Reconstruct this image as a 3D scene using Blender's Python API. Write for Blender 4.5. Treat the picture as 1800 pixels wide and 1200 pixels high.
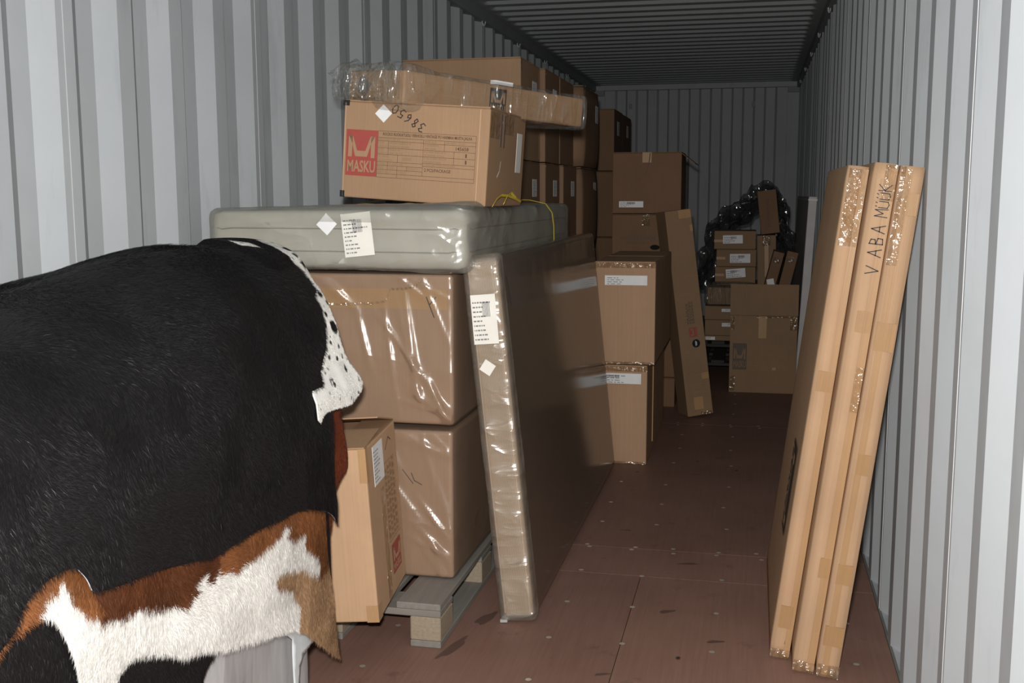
import bpy, bmesh, math, random
import numpy as np
from mathutils import Matrix, Vector, geometry

for o in list(bpy.data.objects): bpy.data.objects.remove(o)
SC = bpy.context.scene
COL = SC.collection
R = math.radians
random.seed(7)

# ------------------------------------------------------------------ camera, world, light, exposure
# metres: x = 0 left wall .. 2.33 right wall, y = depth from the camera, z = 0 floor
CAM_LOC = Vector((1.8761, 0.0, 1.4132))
YAW, PITCH, ROLL, F_PX = .2208, .1355, -.0027, 1890.4
fw = Vector((-math.sin(YAW)*math.cos(PITCH), math.cos(YAW)*math.cos(PITCH), -math.sin(PITCH)))
rt = Vector((math.cos(YAW), math.sin(YAW), 0)); up = rt.cross(fw)
rt2 = rt*math.cos(ROLL) + up*math.sin(ROLL); up2 = -rt*math.sin(ROLL) + up*math.cos(ROLL)
CAM_ROT = Matrix((rt2, up2, -fw)).transposed()
cam = bpy.data.cameras.new('camera'); cam.sensor_width = 36; cam.lens = 36*F_PX/1800; cam.clip_start = .05
camo = bpy.data.objects.new('camera', cam); COL.objects.link(camo)
camo.matrix_world = Matrix.Translation(CAM_LOC) @ CAM_ROT.to_4x4()
SC.camera = camo

world = bpy.data.worlds.new('overcast_daylight'); SC.world = world; world.use_nodes = True
bg = world.node_tree.nodes['Background']; bg.inputs[0].default_value = (.80, .92, 1.0, 1); bg.inputs[1].default_value = .20

fl = bpy.data.lights.new('camera_flash', 'AREA'); fl.shape = 'RECTANGLE'; fl.size = .07; fl.size_y = .045
fl.energy = 118; fl.color = (1.0, .965, .92)
flo = bpy.data.objects.new('camera_flash', fl); COL.objects.link(flo)
flo.matrix_world = Matrix.Translation(CAM_LOC + rt2*-.03 + up2*.11 - fw*.02) @ CAM_ROT.to_4x4()

SC.view_settings.view_transform = 'Standard'
try: SC.view_settings.look = 'None'
except Exception: pass
SC.view_settings.exposure = 0.0; SC.view_settings.gamma = 1.0
SC.view_settings.use_curve_mapping = False

# ------------------------------------------------------------------ materials
M = {}
def newmat(name):
    m = bpy.data.materials.new(name); m.use_nodes = True
    nt = m.node_tree; b = nt.nodes['Principled BSDF']; M[name] = m
    return m, nt, b
def N(nt, typ, **kw):
    n = nt.nodes.new(typ)
    for k, v in kw.items():
        if hasattr(n, k): setattr(n, k, v)
    return n
def L(nt, a, b): nt.links.new(a, b)
def coords(nt, scale=(1, 1, 1), rot=(0, 0, 0), src='Object'):
    tc = N(nt, 'ShaderNodeTexCoord'); mp = N(nt, 'ShaderNodeMapping')
    mp.inputs['Scale'].default_value = scale; mp.inputs['Rotation'].default_value = rot
    L(nt, tc.outputs[src], mp.inputs[0]); return mp.outputs[0]
def noise(nt, vec, scale, detail=3, rough=.5):
    n = N(nt, 'ShaderNodeTexNoise'); n.inputs['Scale'].default_value = scale
    n.inputs['Detail'].default_value = detail; n.inputs['Roughness'].default_value = rough
    L(nt, vec, n.inputs['Vector']); return n.outputs[0]
def ramp(nt, fac, stops):
    r = N(nt, 'ShaderNodeValToRGB'); e = r.color_ramp.elements
    while len(e) < len(stops): e.new(.5)
    for i, (p, c) in enumerate(stops):
        e[i].position = p; e[i].color = (*c, 1) if len(c) == 3 else c
    L(nt, fac, r.inputs[0]); return r.outputs[0]
def mixc(nt, fac, a, b, mode='MIX'):
    n = N(nt, 'ShaderNodeMix'); n.data_type = 'RGBA'; n.blend_type = mode
    for s, v in ((0, fac), (6, a), (7, b)):
        if isinstance(v, (int, float)): n.inputs[s].default_value = v
        elif isinstance(v, tuple): n.inputs[s].default_value = (*v, 1)
        else: L(nt, v, n.inputs[s])
    return n.outputs[2]
def bump(nt, h, strength, dist=.01):
    b = N(nt, 'ShaderNodeBump'); b.inputs['Strength'].default_value = strength
    b.inputs['Distance'].default_value = dist; L(nt, h, b.inputs['Height']); return b.outputs[0]
def mul(c, k): return tuple(min(1, x*k) for x in c)

def plain(name, col, rough=.6, metal=0, spec=.4):
    m, nt, b = newmat(name)
    b.inputs['Base Color'].default_value = (*col, 1); b.inputs['Roughness'].default_value = rough
    b.inputs['Metallic'].default_value = metal; b.inputs['Specular IOR Level'].default_value = spec
    v = coords(nt); n = noise(nt, v, 14, 3)
    L(nt, mixc(nt, n, mul(col, .86), mul(col, 1.1)), b.inputs['Base Color']); return m

def cardboard(name, col, lines='z', spec=.25, rough=.72):
    """kraft board: mottled, with fine flute streaks"""
    m, nt, b = newmat(name)
    v = coords(nt); sc = {'z': (170, 170, 2.5), 'x': (2.5, 170, 170), 'y': (170, 2.5, 170)}[lines]
    st = noise(nt, coords(nt, sc), 1.0, 2)
    n1 = noise(nt, v, 4.5, 4); n2 = noise(nt, v, 60, 2)
    c = mixc(nt, n1, mul(col, .84), mul(col, 1.12))
    c = mixc(nt, st, c, mixc(nt, 1.0, c, (.84, .83, .82), 'MULTIPLY'))
    c = mixc(nt, n2, c, mixc(nt, 1.0, c, (1.06, 1.05, 1.03), 'MULTIPLY'))
    L(nt, c, b.inputs['Base Color']); b.inputs['Roughness'].default_value = rough
    b.inputs['Specular IOR Level'].default_value = spec
    L(nt, bump(nt, st, .12, .004), b.inputs['Normal']); return m

def film(name, haze=.1, rough=.14, tint=(.93, .94, .93), hz=(.75, .74, .7), wr=((6, 30, 12), .6), wr2=((30, 8, 40), .3), base=.05, fres=.55, gl=1.0, dist=.03):
    """clear or milky plastic film: transparent, with a Fresnel gloss and a little haze"""
    m, nt, b = newmat(name); nt.nodes.remove(b)
    out = nt.nodes['Material Output']
    h1 = noise(nt, coords(nt, wr[0], (.5, .3, .4)), 1.0, 2, .5)
    rn = h1.node; rn.noise_type = 'RIDGED_MULTIFRACTAL'; rn.normalize = True; rn.inputs['Offset'].default_value = .9; rn.inputs['Gain'].default_value = 1.6
    h2 = noise(nt, coords(nt, wr2[0], (0, 0, .6)), 1.0, 3, .5)
    add = N(nt, 'ShaderNodeMath', operation='MULTIPLY_ADD'); L(nt, h2, add.inputs[0]); add.inputs[1].default_value = wr2[1]
    sc = N(nt, 'ShaderNodeMath', operation='MULTIPLY'); L(nt, h1, sc.inputs[0]); sc.inputs[1].default_value = wr[1]
    L(nt, sc.outputs[0], add.inputs[2])
    nrm = bump(nt, add.outputs[0], 1.0, dist)
    tr = N(nt, 'ShaderNodeBsdfTransparent'); tr.inputs[0].default_value = (*tint, 1)
    g = N(nt, 'ShaderNodeBsdfGlossy'); g.inputs['Roughness'].default_value = rough; g.inputs[0].default_value = (gl, gl, gl, 1); L(nt, nrm, g.inputs['Normal'])
    d = N(nt, 'ShaderNodeBsdfDiffuse'); d.inputs[0].default_value = (*hz, 1); L(nt, nrm, d.inputs['Normal'])
    lw = N(nt, 'ShaderNodeLayerWeight'); lw.inputs['Blend'].default_value = .25; L(nt, nrm, lw.inputs['Normal'])
    f = N(nt, 'ShaderNodeMath', operation='MULTIPLY_ADD'); L(nt, lw.outputs['Fresnel'], f.inputs[0]); f.inputs[1].default_value = fres; f.inputs[2].default_value = base
    m1 = N(nt, 'ShaderNodeMixShader'); L(nt, f.outputs[0], m1.inputs[0]); L(nt, tr.outputs[0], m1.inputs[1]); L(nt, g.outputs[0], m1.inputs[2])
    m2 = N(nt, 'ShaderNodeMixShader'); m2.inputs[0].default_value = haze; L(nt, m1.outputs[0], m2.inputs[1]); L(nt, d.outputs[0], m2.inputs[2])
    L(nt, m2.outputs[0], out.inputs['Surface']); return m

def steel(name, col):
    """painted container steel with smudges"""
    m, nt, b = newmat(name)
    v = coords(nt); n1 = noise(nt, v, 2.2, 5, .6); n2 = noise(nt, coords(nt, (9, 9, 1.2)), 1.0, 5, .65)
    c = mixc(nt, ramp(nt, n1, [(.3, (0, 0, 0)), (.75, (1, 1, 1))]), mul(col, 1.03), mul(col, .93))
    c = mixc(nt, ramp(nt, n2, [(.58, (0, 0, 0)), (.8, (1, 1, 1))]), c, mul(col, .74))
    L(nt, c, b.inputs['Base Color']); b.inputs['Roughness'].default_value = .55; b.inputs['Specular IOR Level'].default_value = .22
    L(nt, bump(nt, noise(nt, v, 8, 2), .08, .02), b.inputs['Normal']); return m

def plywood(name):
    m, nt, b = newmat(name)
    g = noise(nt, coords(nt, (90, 3.0, 1)), 1.0, 4, .6); n = noise(nt, coords(nt), 1.7, 5, .6); w = noise(nt, coords(nt), 6.5, 6, .7)
    oi = N(nt, 'ShaderNodeObjectInfo')
    c = mixc(nt, g, (.215, .118, .088), (.315, .185, .143))
    c = mixc(nt, ramp(nt, n, [(.35, (0, 0, 0)), (.7, (1, 1, 1))]), c, mixc(nt, 1.0, c, (.80, .78, .77), 'MULTIPLY'))
    c = mixc(nt, ramp(nt, w, [(.60, (0, 0, 0)), (.70, (1, 1, 1))]), c, mixc(nt, 1.0, c, (.72, .72, .74), 'MULTIPLY'))
    spot = N(nt, 'ShaderNodeTexVoronoi'); spot.inputs['Scale'].default_value = 3.1; L(nt, coords(nt, (1.6, 1, 1)), spot.inputs['Vector'])
    c = mixc(nt, ramp(nt, spot.outputs['Distance'], [(.02, (1, 1, 1)), (.05, (0, 0, 0))]), c, (.035, .025, .022))
    c = mixc(nt, oi.outputs['Random'], c, mixc(nt, 1.0, c, (.9, .9, .92), 'MULTIPLY'))
    L(nt, c, b.inputs['Base Color']); b.inputs['Roughness'].default_value = .55; b.inputs['Specular IOR Level'].default_value = .3
    L(nt, bump(nt, g, .10, .004), b.inputs['Normal']); return m

def wood(name, c0, c1, grain=(3, 60, 60)):
    m, nt, b = newmat(name)
    g = noise(nt, coords(nt, grain), 1.0, 4, .6); n = noise(nt, coords(nt), 5, 4)
    c = mixc(nt, g, c0, c1); c = mixc(nt, n, c, mixc(nt, 1.0, c, (.75, .74, .72), 'MULTIPLY'))
    L(nt, c, b.inputs['Base Color']); b.inputs['Roughness'].default_value = .85
    L(nt, bump(nt, g, .3, .004), b.inputs['Normal']); return m

def stripes(name, ca, cb, freq, axis):
    """woven ticking with fine stripes"""
    m, nt, b = newmat(name)
    w = N(nt, 'ShaderNodeTexWave', wave_type='BANDS', bands_direction=axis); w.inputs['Scale'].default_value = freq
    w.inputs['Distortion'].default_value = .4; L(nt, coords(nt), w.inputs['Vector'])
    n = noise(nt, coords(nt), 5, 4)
    c = mixc(nt, w.outputs[1], ca, cb); c = mixc(nt, n, c, mixc(nt, 1.0, c, (.86, .85, .84), 'MULTIPLY'))
    L(nt, c, b.inputs['Base Color']); b.inputs['Roughness'].default_value = .8; return m

def furmat(name, rough=.42, spec=.35):
    m, nt, b = newmat(name)
    a = N(nt, 'ShaderNodeAttribute'); a.attribute_name = 'Col'
    n = noise(nt, coords(nt), 30, 3)
    c = mixc(nt, n, mixc(nt, 1.0, a.outputs[0], (.8, .8, .8), 'MULTIPLY'), a.outputs[0])
    L(nt, c, b.inputs['Base Color']); b.inputs['Roughness'].default_value = rough; b.inputs['Specular IOR Level'].default_value = spec
    return m

steel('wall_paint', (.455, .485, .51)); steel('back_paint', (.44, .465, .475)); steel('roof_paint', (.42, .45, .46)); steel('rail_paint', (.30, .32, .33))
plywood('plywood')
plain('seam_dark', (.05, .04, .035), .9); plain('screw_metal', (.75, .70, .62), .35, .6)
plain('floor_stain', (.115, .066, .052), .6); plain('sealant', (.17, .18, .17), .7); plain('weld', (.55, .57, .58), .5)
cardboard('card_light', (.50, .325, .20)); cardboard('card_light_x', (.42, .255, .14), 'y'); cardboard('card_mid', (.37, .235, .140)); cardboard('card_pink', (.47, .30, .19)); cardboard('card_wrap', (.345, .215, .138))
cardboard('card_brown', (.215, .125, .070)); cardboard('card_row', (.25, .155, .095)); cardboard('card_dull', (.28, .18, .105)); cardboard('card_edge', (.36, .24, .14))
cardboard('tape_tan', (.43, .262, .135), spec=.25, rough=.4); cardboard('tape_kraft', (.40, .238, .115), spec=.25, rough=.4)
film('film_wrap', .10, .27, hz=(.50, .40, .32), wr=((1.5, 1.5, 4), .5), wr2=((7, 7, 4), .3), base=.05, fres=.35, dist=.02)
film('film_grey', .24, .27, hz=(.50, .49, .44), wr=((3, 2, 5), .6), wr2=((11, 6, 9), .3), base=.055, fres=.5, dist=.03)
film('film_panel', .08, .12, hz=(.55, .47, .38), wr=((1.2, .5, .8), .10), wr2=((4, 2, 9), .06), base=.05, fres=.9, dist=.012)
film('film_edge', .12, .27, hz=(.66, .56, .46), wr=((4, 4, 9), .6), wr2=((6, 6, 24), .3), base=.10, fres=.3, dist=.022)
film('film_stretch', .05, .055, wr=((34, 9, 3.0), .8), wr2=((70, 40, 6), .5), base=.09, fres=.16, dist=.035)
film('film_milky', .62, .25, hz=(.62, .62, .63), wr=((2, 2, 1.2), .5), wr2=((9, 9, 2), .3))
film('film_dark', .07, .11, tint=(.46, .46, .47), hz=(.09, .09, .095), wr=((9, 7, 9), .9), wr2=((26, 24, 24), .5), base=.26, fres=.3, gl=1.0, dist=.022)
film('tape_clear', .05, .13, tint=(.97, .94, .89), hz=(.6, .5, .35), wr=((22, 22, 22), .6), wr2=((60, 60, 12), .4), base=.10, fres=.08, dist=.02)
stripes('ticking', (.56, .42, .30), (.36, .26, .18), 60, 'X')
plain('panel_cloth', (.30, .225, .16), .8); plain('mattress_cloth', (.46, .435, .375), .85); plain('mattress_seam', (.25, .235, .20), .9)
plain('paper', (.80, .81, .82), .55); plain('paper_tag', (.78, .76, .70), .55); plain('paper_print', (.22, .22, .23), .7)
plain('ink_black', (.035, .028, .022), .7); plain('ink_brown', (.10, .05, .025), .7); plain('ink_red', (.34, .060, .048), .6); plain('ink_grey', (.115, .085, .07), .7)
plain('ink_faint', (.30, .185, .10), .7); plain('marker', (.02, .017, .02), .6); plain('sticker_black', (.012, .014, .018), .35)
plain('strap_yellow', (.80, .66, .05), .4); plain('foam_white', (.62, .60, .60), .6); plain('hole_black', (.006, .006, .006), .9)
wood('pallet_wood', (.165, .155, .14), (.30, .28, .25), (60, 3, 60)); wood('pallet_cross', (.165, .155, .14), (.30, .28, .25), (3, 60, 60))
wood('pallet_block', (.22, .175, .125), (.44, .37, .27), (110, 110, 110)); wood('pallet_shaded', (.035, .032, .030), (.075, .07, .065))  # last one: far pallets, shade under the parcels put into the wood colour
furmat('fur', .5, .38); furmat('hide_skin', .6, .2); plain('hide_edge', (.62, .66, .68), .6); plain('hide_under', (.70, .77, .80), .6)

# ------------------------------------------------------------------ helpers
def link(name, me, mat=None, parent=None, smooth=False):
    o = bpy.data.objects.new(name, me); COL.objects.link(o)
    if mat is not None:
        for mm in (mat if isinstance(mat, (list, tuple)) else [mat]): me.materials.append(M[mm])
    if parent is not None: o.parent = parent
    if smooth: me.polygons.foreach_set('use_smooth', [True]*len(me.polygons))
    return o
def tag(o, label=None, cat=None, group=None, kind=None):
    if label: o['label'] = label
    if cat: o['category'] = cat
    if group: o['group'] = group
    if kind: o['kind'] = kind
    return o
def thing(name, label, cat, mw, group=None):
    o = bpy.data.objects.new(name, None); COL.objects.link(o); o.empty_display_size = .1
    o.matrix_world = mw if isinstance(mw, Matrix) else Matrix.Translation(mw)
    return tag(o, label, cat, group)
def structure(name):
    o = bpy.data.objects.new(name, None); COL.objects.link(o); o['kind'] = 'structure'; return o

class MB:
    def __init__(s): s.v = []; s.f = []
    def add(s, vs, fs):
        k = len(s.v); s.v += [tuple(p) for p in vs]; s.f += [tuple(i+k for i in f) for f in fs]; return s
    def box(s, x0, x1, y0, y1, z0, z1, mw=None):
        vs = [Vector((x, y, z)) for z in (z0, z1) for y in (y0, y1) for x in (x0, x1)]
        if mw: vs = [mw @ p for p in vs]
        return s.add(vs, [(0, 2, 3, 1), (4, 5, 7, 6), (0, 1, 5, 4), (2, 6, 7, 3), (0, 4, 6, 2), (1, 3, 7, 5)])
    def quad(s, *p): return s.add(p, [tuple(range(len(p)))])
    def mesh(s, name):
        me = bpy.data.meshes.new(name); me.from_pydata(s.v, [], s.f); me.update(); return me
    def build(s, name, mat, parent=None, smooth=False): return link(name, s.mesh(name), mat, parent, smooth)

def bevel_box(name, mat, parent, x0, x1, y0, y1, z0, z1, r=.006, seg=2, smooth=True):
    bm = bmesh.new(); bmesh.ops.create_cube(bm, size=1)
    for v in bm.verts: v.co = Vector((x0+(v.co.x+.5)*(x1-x0), y0+(v.co.y+.5)*(y1-y0), z0+(v.co.z+.5)*(z1-z0)))
    bmesh.ops.bevel(bm, geom=bm.edges[:], offset=r, segments=seg, affect='EDGES', profile=.5)
    me = bpy.data.meshes.new(name); bm.to_mesh(me); bm.free()
    o = link(name, me, mat, parent)
    return o

# vectorised value noise
def _h(ix, iy, iz, seed):
    n = (ix*374761393 + iy*668265263 + iz*2147483647 + seed*974634777) & 0xffffffff
    n = ((n ^ (n >> 13))*1274126177) & 0xffffffff
    return ((n ^ (n >> 16)) & 0xffff)/65535.0
def vnoise(P, seed=0):
    P = np.asarray(P, float); i = np.floor(P).astype(np.int64); f = P-i; f = f*f*(3-2*f); r = 0
    for dx in (0, 1):
        for dy in (0, 1):
            for dz in (0, 1):
                w = (f[..., 0] if dx else 1-f[..., 0])*(f[..., 1] if dy else 1-f[..., 1])*(f[..., 2] if dz else 1-f[..., 2])
                r = r + w*_h(i[..., 0]+dx, i[..., 1]+dy, i[..., 2]+dz, seed)
    return r
def fbm(P, seed=0, o=3):
    P = np.asarray(P, float); r = 0; a = .5
    for k in range(o): r = r + a*vnoise(P*2**k, seed+k*17); a *= .5
    return r/(1-.5**o)

def grid_box(w, d, h, step, disp=None, rnd=6.0, z0=0.0, skip_bottom=False):
    """subdivided box centred in x,y, base at z0, pushed outward by disp(P)"""
    st3 = step if isinstance(step, tuple) else (step,)*3
    nx, ny, nz = [max(2, int(round(a/q))) for a, q in zip((w, d, h), st3)]
    V = []; F = []; idx = {}
    def vid(i, j, k):
        if (i, j, k) not in idx: idx[(i, j, k)] = len(V); V.append((i/nx-.5, j/ny-.5, k/nz-.5))
        return idx[(i, j, k)]
    for i in range(nx):
        for j in range(ny):
            if not skip_bottom: F.append((vid(i, j, 0), vid(i, j+1, 0), vid(i+1, j+1, 0), vid(i+1, j, 0)))
            F.append((vid(i, j, nz), vid(i+1, j, nz), vid(i+1, j+1, nz), vid(i, j+1, nz)))
    for i in range(nx):
        for k in range(nz):
            F.append((vid(i, 0, k), vid(i+1, 0, k), vid(i+1, 0, k+1), vid(i, 0, k+1)))
            F.append((vid(i, ny, k), vid(i, ny, k+1), vid(i+1, ny, k+1), vid(i+1, ny, k)))
    for j in range(ny):
        for k in range(nz):
            F.append((vid(0, j, k), vid(0, j, k+1), vid(0, j+1, k+1), vid(0, j+1, k)))
            F.append((vid(nx, j, k), vid(nx, j+1, k), vid(nx, j+1, k+1), vid(nx, j, k+1)))
    V = np.array(V)*np.array([w, d, h])
    return V, F
def round_pts(V, w, d, h, r):
    H = np.array([w, d, h])/2; c = np.clip(V, -(H-r), H-r); dv = V-c; ln = np.linalg.norm(dv, axis=1)
    q = dv/np.maximum(ln, 1e-9)[:, None]; m = np.maximum(np.abs(dv).max(1), 1e-9)
    out = np.where((ln > 1e-6)[:, None], c+q*m[:, None], V); return out
def out_dir(V, w, d, h, k=5):
    H = np.array([w, d, h])/2; q = V/H; n = np.sign(q)*np.abs(q)**k
    return n/np.maximum(np.linalg.norm(n, axis=1), 1e-6)[:, None]
def soft_box(name, mat, parent, w, d, h, step, r, disp, z0=0.0, center=(0, 0)):
    V, F = grid_box(w, d, h, step); n = out_dir(V, w, d, h)
    V = round_pts(V, w, d, h, r); V = V + n*disp(V)[:, None]
    V[:, 2] += h/2+z0; V[:, 0] += center[0]; V[:, 1] += center[1]
    me = bpy.data.meshes.new(name); me.from_pydata(V.tolist(), [], F); me.update()
    return link(name, me, mat, parent, True)
def creases(seed, amp, freq=(3, 26), n=4, base=0.0, sharp=4):
    rs = np.random.RandomState(seed); dirs = [np.linalg.qr(rs.randn(3, 3))[0] for _ in range(n)]
    def f(V):
        s = 0
        for k, q in enumerate(dirs):
            P = V @ q*np.array([freq[0], freq[1]*.35, freq[1]]); r = 1-np.abs(2*vnoise(P+31*k, seed+k)-1)
            s = s + r**sharp*vnoise(V*4+7*k, seed+50+k)
        return base + amp*(s/n*1.6 + .8*(fbm(V*5, seed+9)-.5))
    return f

def text_pts(s, bold=0.0):
    cu = bpy.data.curves.new('t', 'FONT'); cu.body = s; cu.resolution_u = 2; cu.offset = bold
    o = bpy.data.objects.new('t', cu); me = bpy.data.meshes.new_from_object(o)
    vs = [(v.co.x, v.co.y) for v in me.vertices]; fs = [tuple(p.vertices) for p in me.polygons]
    bpy.data.objects.remove(o); bpy.data.curves.remove(cu); bpy.data.meshes.remove(me)
    return vs, fs
DIG = {'0': [[(.5, 1), (.15, .8), (.1, .4), (.3, .05), (.6, 0), (.85, .3), (.85, .7), (.5, 1)]],
 '3': [[(.1, .9), (.5, 1), (.8, .8), (.4, .55), (.8, .3), (.5, 0), (.1, .1)]],
 '5': [[(.85, 1), (.3, .95), (.25, .6), (.6, .62), (.8, .35), (.5, 0), (.1, .08)]],
 '6': [[(.75, 1), (.35, .7), (.2, .3), (.45, 0), (.75, .2), (.65, .48), (.25, .35)]],
 '8': [[(.75, .85), (.45, 1), (.2, .8), (.7, .35), (.5, 0), (.2, .15), (.35, .45), (.78, .8)]],
 'V': [[(.05, 1), (.45, 0), (.9, 1)]], 'A': [[(.05, 0), (.45, 1), (.85, 0)], [(.2, .4), (.7, .4)]],
 'B': [[(.15, 0), (.15, 1), (.6, .9), (.6, .6), (.15, .52), (.75, .4), (.7, .05), (.15, 0)]],
 'M': [[(.05, 0), (.12, 1), (.45, .35), (.8, 1), (.9, 0)]], 'U': [[(.15, .8), (.15, .1), (.5, 0), (.8, .1), (.82, .8)], [(.25, .95), (.3, 1.05)], [(.65, .95), (.7, 1.05)]],
 'K': [[(.15, 0), (.15, 1)], [(.8, 1), (.2, .5), (.85, 0)]]}

class Face:
    """print on one face of a box: a = right along the face, b = up, c = out of the face"""
    def __init__(s, parent, face, w, d, h, eps=.0012):
        s.p = parent; s.e = eps
        s.map = {'front': lambda a, b, c: (a-w/2, -d/2-c, b), 'right': lambda a, b, c: (w/2+c, a-d/2, b),
                 'left': lambda a, b, c: (-w/2-c, d/2-a, b), 'top': lambda a, b, c: (a-w/2, b-d/2, h+c)}[face]
    def poly(s, mb, pts, c=None): mb.add([s.map(a, b, s.e if c is None else c) for a, b in pts], [tuple(range(len(pts)))])
    def rect(s, mb, a0, a1, b0, b1, c=None): s.poly(mb, [(a0, b0), (a1, b0), (a1, b1), (a0, b1)], c)
    def slab(s, mb, a0, a1, b0, b1, th, rot=0.0):
        ca, cb = (a0+a1)/2, (b0+b1)/2; cr, sr = math.cos(rot), math.sin(rot)
        q = [(ca+(a-ca)*cr-(b-cb)*sr, cb+(a-ca)*sr+(b-cb)*cr) for a, b in ((a0, b0), (a1, b0), (a1, b1), (a0, b1))]
        vs = [s.map(a, b, .0003) for a, b in q]+[s.map(a, b, th) for a, b in q]
        mb.add(vs, [(0, 3, 2, 1), (4, 5, 6, 7), (0, 1, 5, 4), (1, 2, 6, 5), (2, 3, 7, 6), (3, 0, 4, 7)])
    def text(s, mb, txt, a0, a1, b0, b1, rot=0, c=None, bold=.0):
        vs, fs = text_pts(txt, bold)
        if not vs: return
        xs = [v[0] for v in vs]; ys = [v[1] for v in vs]; x0, x1, y0, y1 = min(xs), max(xs), min(ys), max(ys)
        o = []
        for x, y in vs:
            u = (x-x0)/(x1-x0+1e-9); v = (y-y0)/(y1-y0+1e-9)
            if rot == 90: u, v = 1-v, u
            elif rot == -90: u, v = v, 1-u
            elif rot == 180: u, v = 1-u, 1-v
            o.append(s.map(a0+u*(a1-a0), b0+v*(b1-b0), (s.e if c is None else c)+.0004))
        mb.add(o, fs)
    def stroke(s, mb, pts, wd, c=None):
        for (a0, b0), (a1, b1) in zip(pts[:-1], pts[1:]):
            dx, dy = a1-a0, b1-b0; ln = math.hypot(dx, dy) or 1e-6; nx, ny = -dy/ln*wd/2, dx/ln*wd/2; ex, ey = dx/ln*wd*.4, dy/ln*wd*.4
            s.poly(mb, [(a0+nx-ex, b0+ny-ey), (a0-nx-ex, b0-ny-ey), (a1-nx+ex, b1-ny+ey), (a1+nx+ex, b1+ny+ey)], c)
    def hand(s, mb, txt, a, b, size, ang, wd, adv=.95):
        ca, sa = math.cos(ang), math.sin(ang); x = 0
        for ch in txt:
            for st in DIG.get(ch, []):
                s.stroke(mb, [(a+(x+px*size*.75)*ca-py*size*sa, b+(x+px*size*.75)*sa+py*size*ca) for px, py in st], wd)
            x += size*adv
    # composite prints
    def logo(s, a0, b0, w, h, ink, field='card_light', name='logo', parent=None):
        mb = MB(); s.rect(mb, a0, a0+w, b0, b0+h); o = mb.build(name, ink, parent or s.p)
        mb = MB(); P = lambda u, v: (a0+u*w, b0+v*h)
        for q in ([(.07, .41), (.19, .41), (.21, .87), (.08, .87)], [(.80, .40), (.92, .40), (.92, .87), (.79, .87)],
                  [(.08, .87), (.21, .87), (.36, .545), (.30, .42), (.185, .72)], [(.30, .42), (.68, .42), (.62, .545), (.36, .545)], [(.68, .42), (.62, .545), (.78, .87), (.92, .87), (.80, .72)]):
            s.poly(mb, [P(*k) for k in q], s.e+.0005)
        s.text(mb, 'MASKU', a0+.06*w, a0+.95*w, b0+.08*h, b0+.34*h, bold=.02)
        tag(mb.build('lettering', field, o), 'bare board showing through the print'); return o
    def table(s, a0, b0, w, h, ink, rows=9, title=None, seed=1, cells=(), small=True):
        mb = MB(); rs = random.Random(seed); t = min(w, h)*.010+.0006
        for k in range(rows+1):
            bb = b0+h*k/rows; s.rect(mb, a0, a0+w, bb-t/2, bb+t/2)
        for aa in (a0, a0+w): s.rect(mb, aa-t/2, aa+t/2, b0, b0+h)
        top = rows-1 if title else rows
        for k in range(top):
            cuts = [0, rs.choice((.18, .3)), .52, rs.choice((.7, .76, .82)), 1]
            for cfrac in cuts[1:-1]: s.rect(mb, a0+w*cfrac-t/2, a0+w*cfrac+t/2, b0+h*k/rows, b0+h*(k+1)/rows)
            if small:
                for i in range(4):
                    c0, c1 = cuts[i], cuts[i+1]; bb = b0+h*k/rows; hh = h/rows; a = c0+.012
                    while a < c0+(c1-c0)*rs.uniform(.4, .85):
                        l = rs.uniform(.012, .035); s.rect(mb, a0+w*a, a0+w*(a+l), bb+hh*.35, bb+hh*.62); a += l+.008
        if title: s.text(mb, title, a0+w*.05, a0+w*.95, b0+h*(rows-1+.17)/rows, b0+h*(rows-.14)/rows, bold=.022)
        for (txt, c0, c1, r0, r1) in cells: s.text(mb, txt, a0+w*c0, a0+w*c1, b0+h*r0, b0+h*r1)
        return mb.build('printed_table', ink, s.p)
    def label(s, a0, a1, b0, b1, seed=1, rot=0.0, mat='paper', bars=True, name='paper_label', lines=True, th=.0012):
        mb = MB(); s.slab(mb, a0, a1, b0, b1, th, rot); o = mb.build(name, mat, s.p)
        rs = random.Random(seed); mb = MB(); ca, cb = (a0+a1)/2, (b0+b1)/2; W, H = a1-a0, b1-b0; cr, sr = math.cos(rot), math.sin(rot)
        def rr(u0, u1, v0, v1):
            q = [(u-.5, v-.5) for u, v in ((u0, v0), (u1, v0), (u1, v1), (u0, v1))]
            s.poly(mb, [(ca+u*W*cr-v*H*sr, cb+u*W*sr+v*H*cr) for u, v in q], th+.0005)
        if bars:
            u = rs.uniform(.2, .45)
            for _ in range(12):
                l = rs.uniform(.008, .02); rr(u, u+l, .55, .85); u += l+.012
        if lines:
            nl = 4 if W > H*1.8 else 9
            for k in range(nl):
                v = .08+.84*k/nl; u = .06
                while u < rs.uniform(.3, .92):
                    l = rs.uniform(.03, .12); rr(u, u+l, v, v+.28/nl); u += l+.03
        if mb.v: mb.build('label_print', 'paper_print', o)
        return o
    def tape(s, a0, a1, b0, b1, mat='tape_tan', name='tape', th=.0008):
        mb = MB(); s.slab(mb, a0, a1, b0, b1, th); return mb.build(name, mat, s.p)

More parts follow.
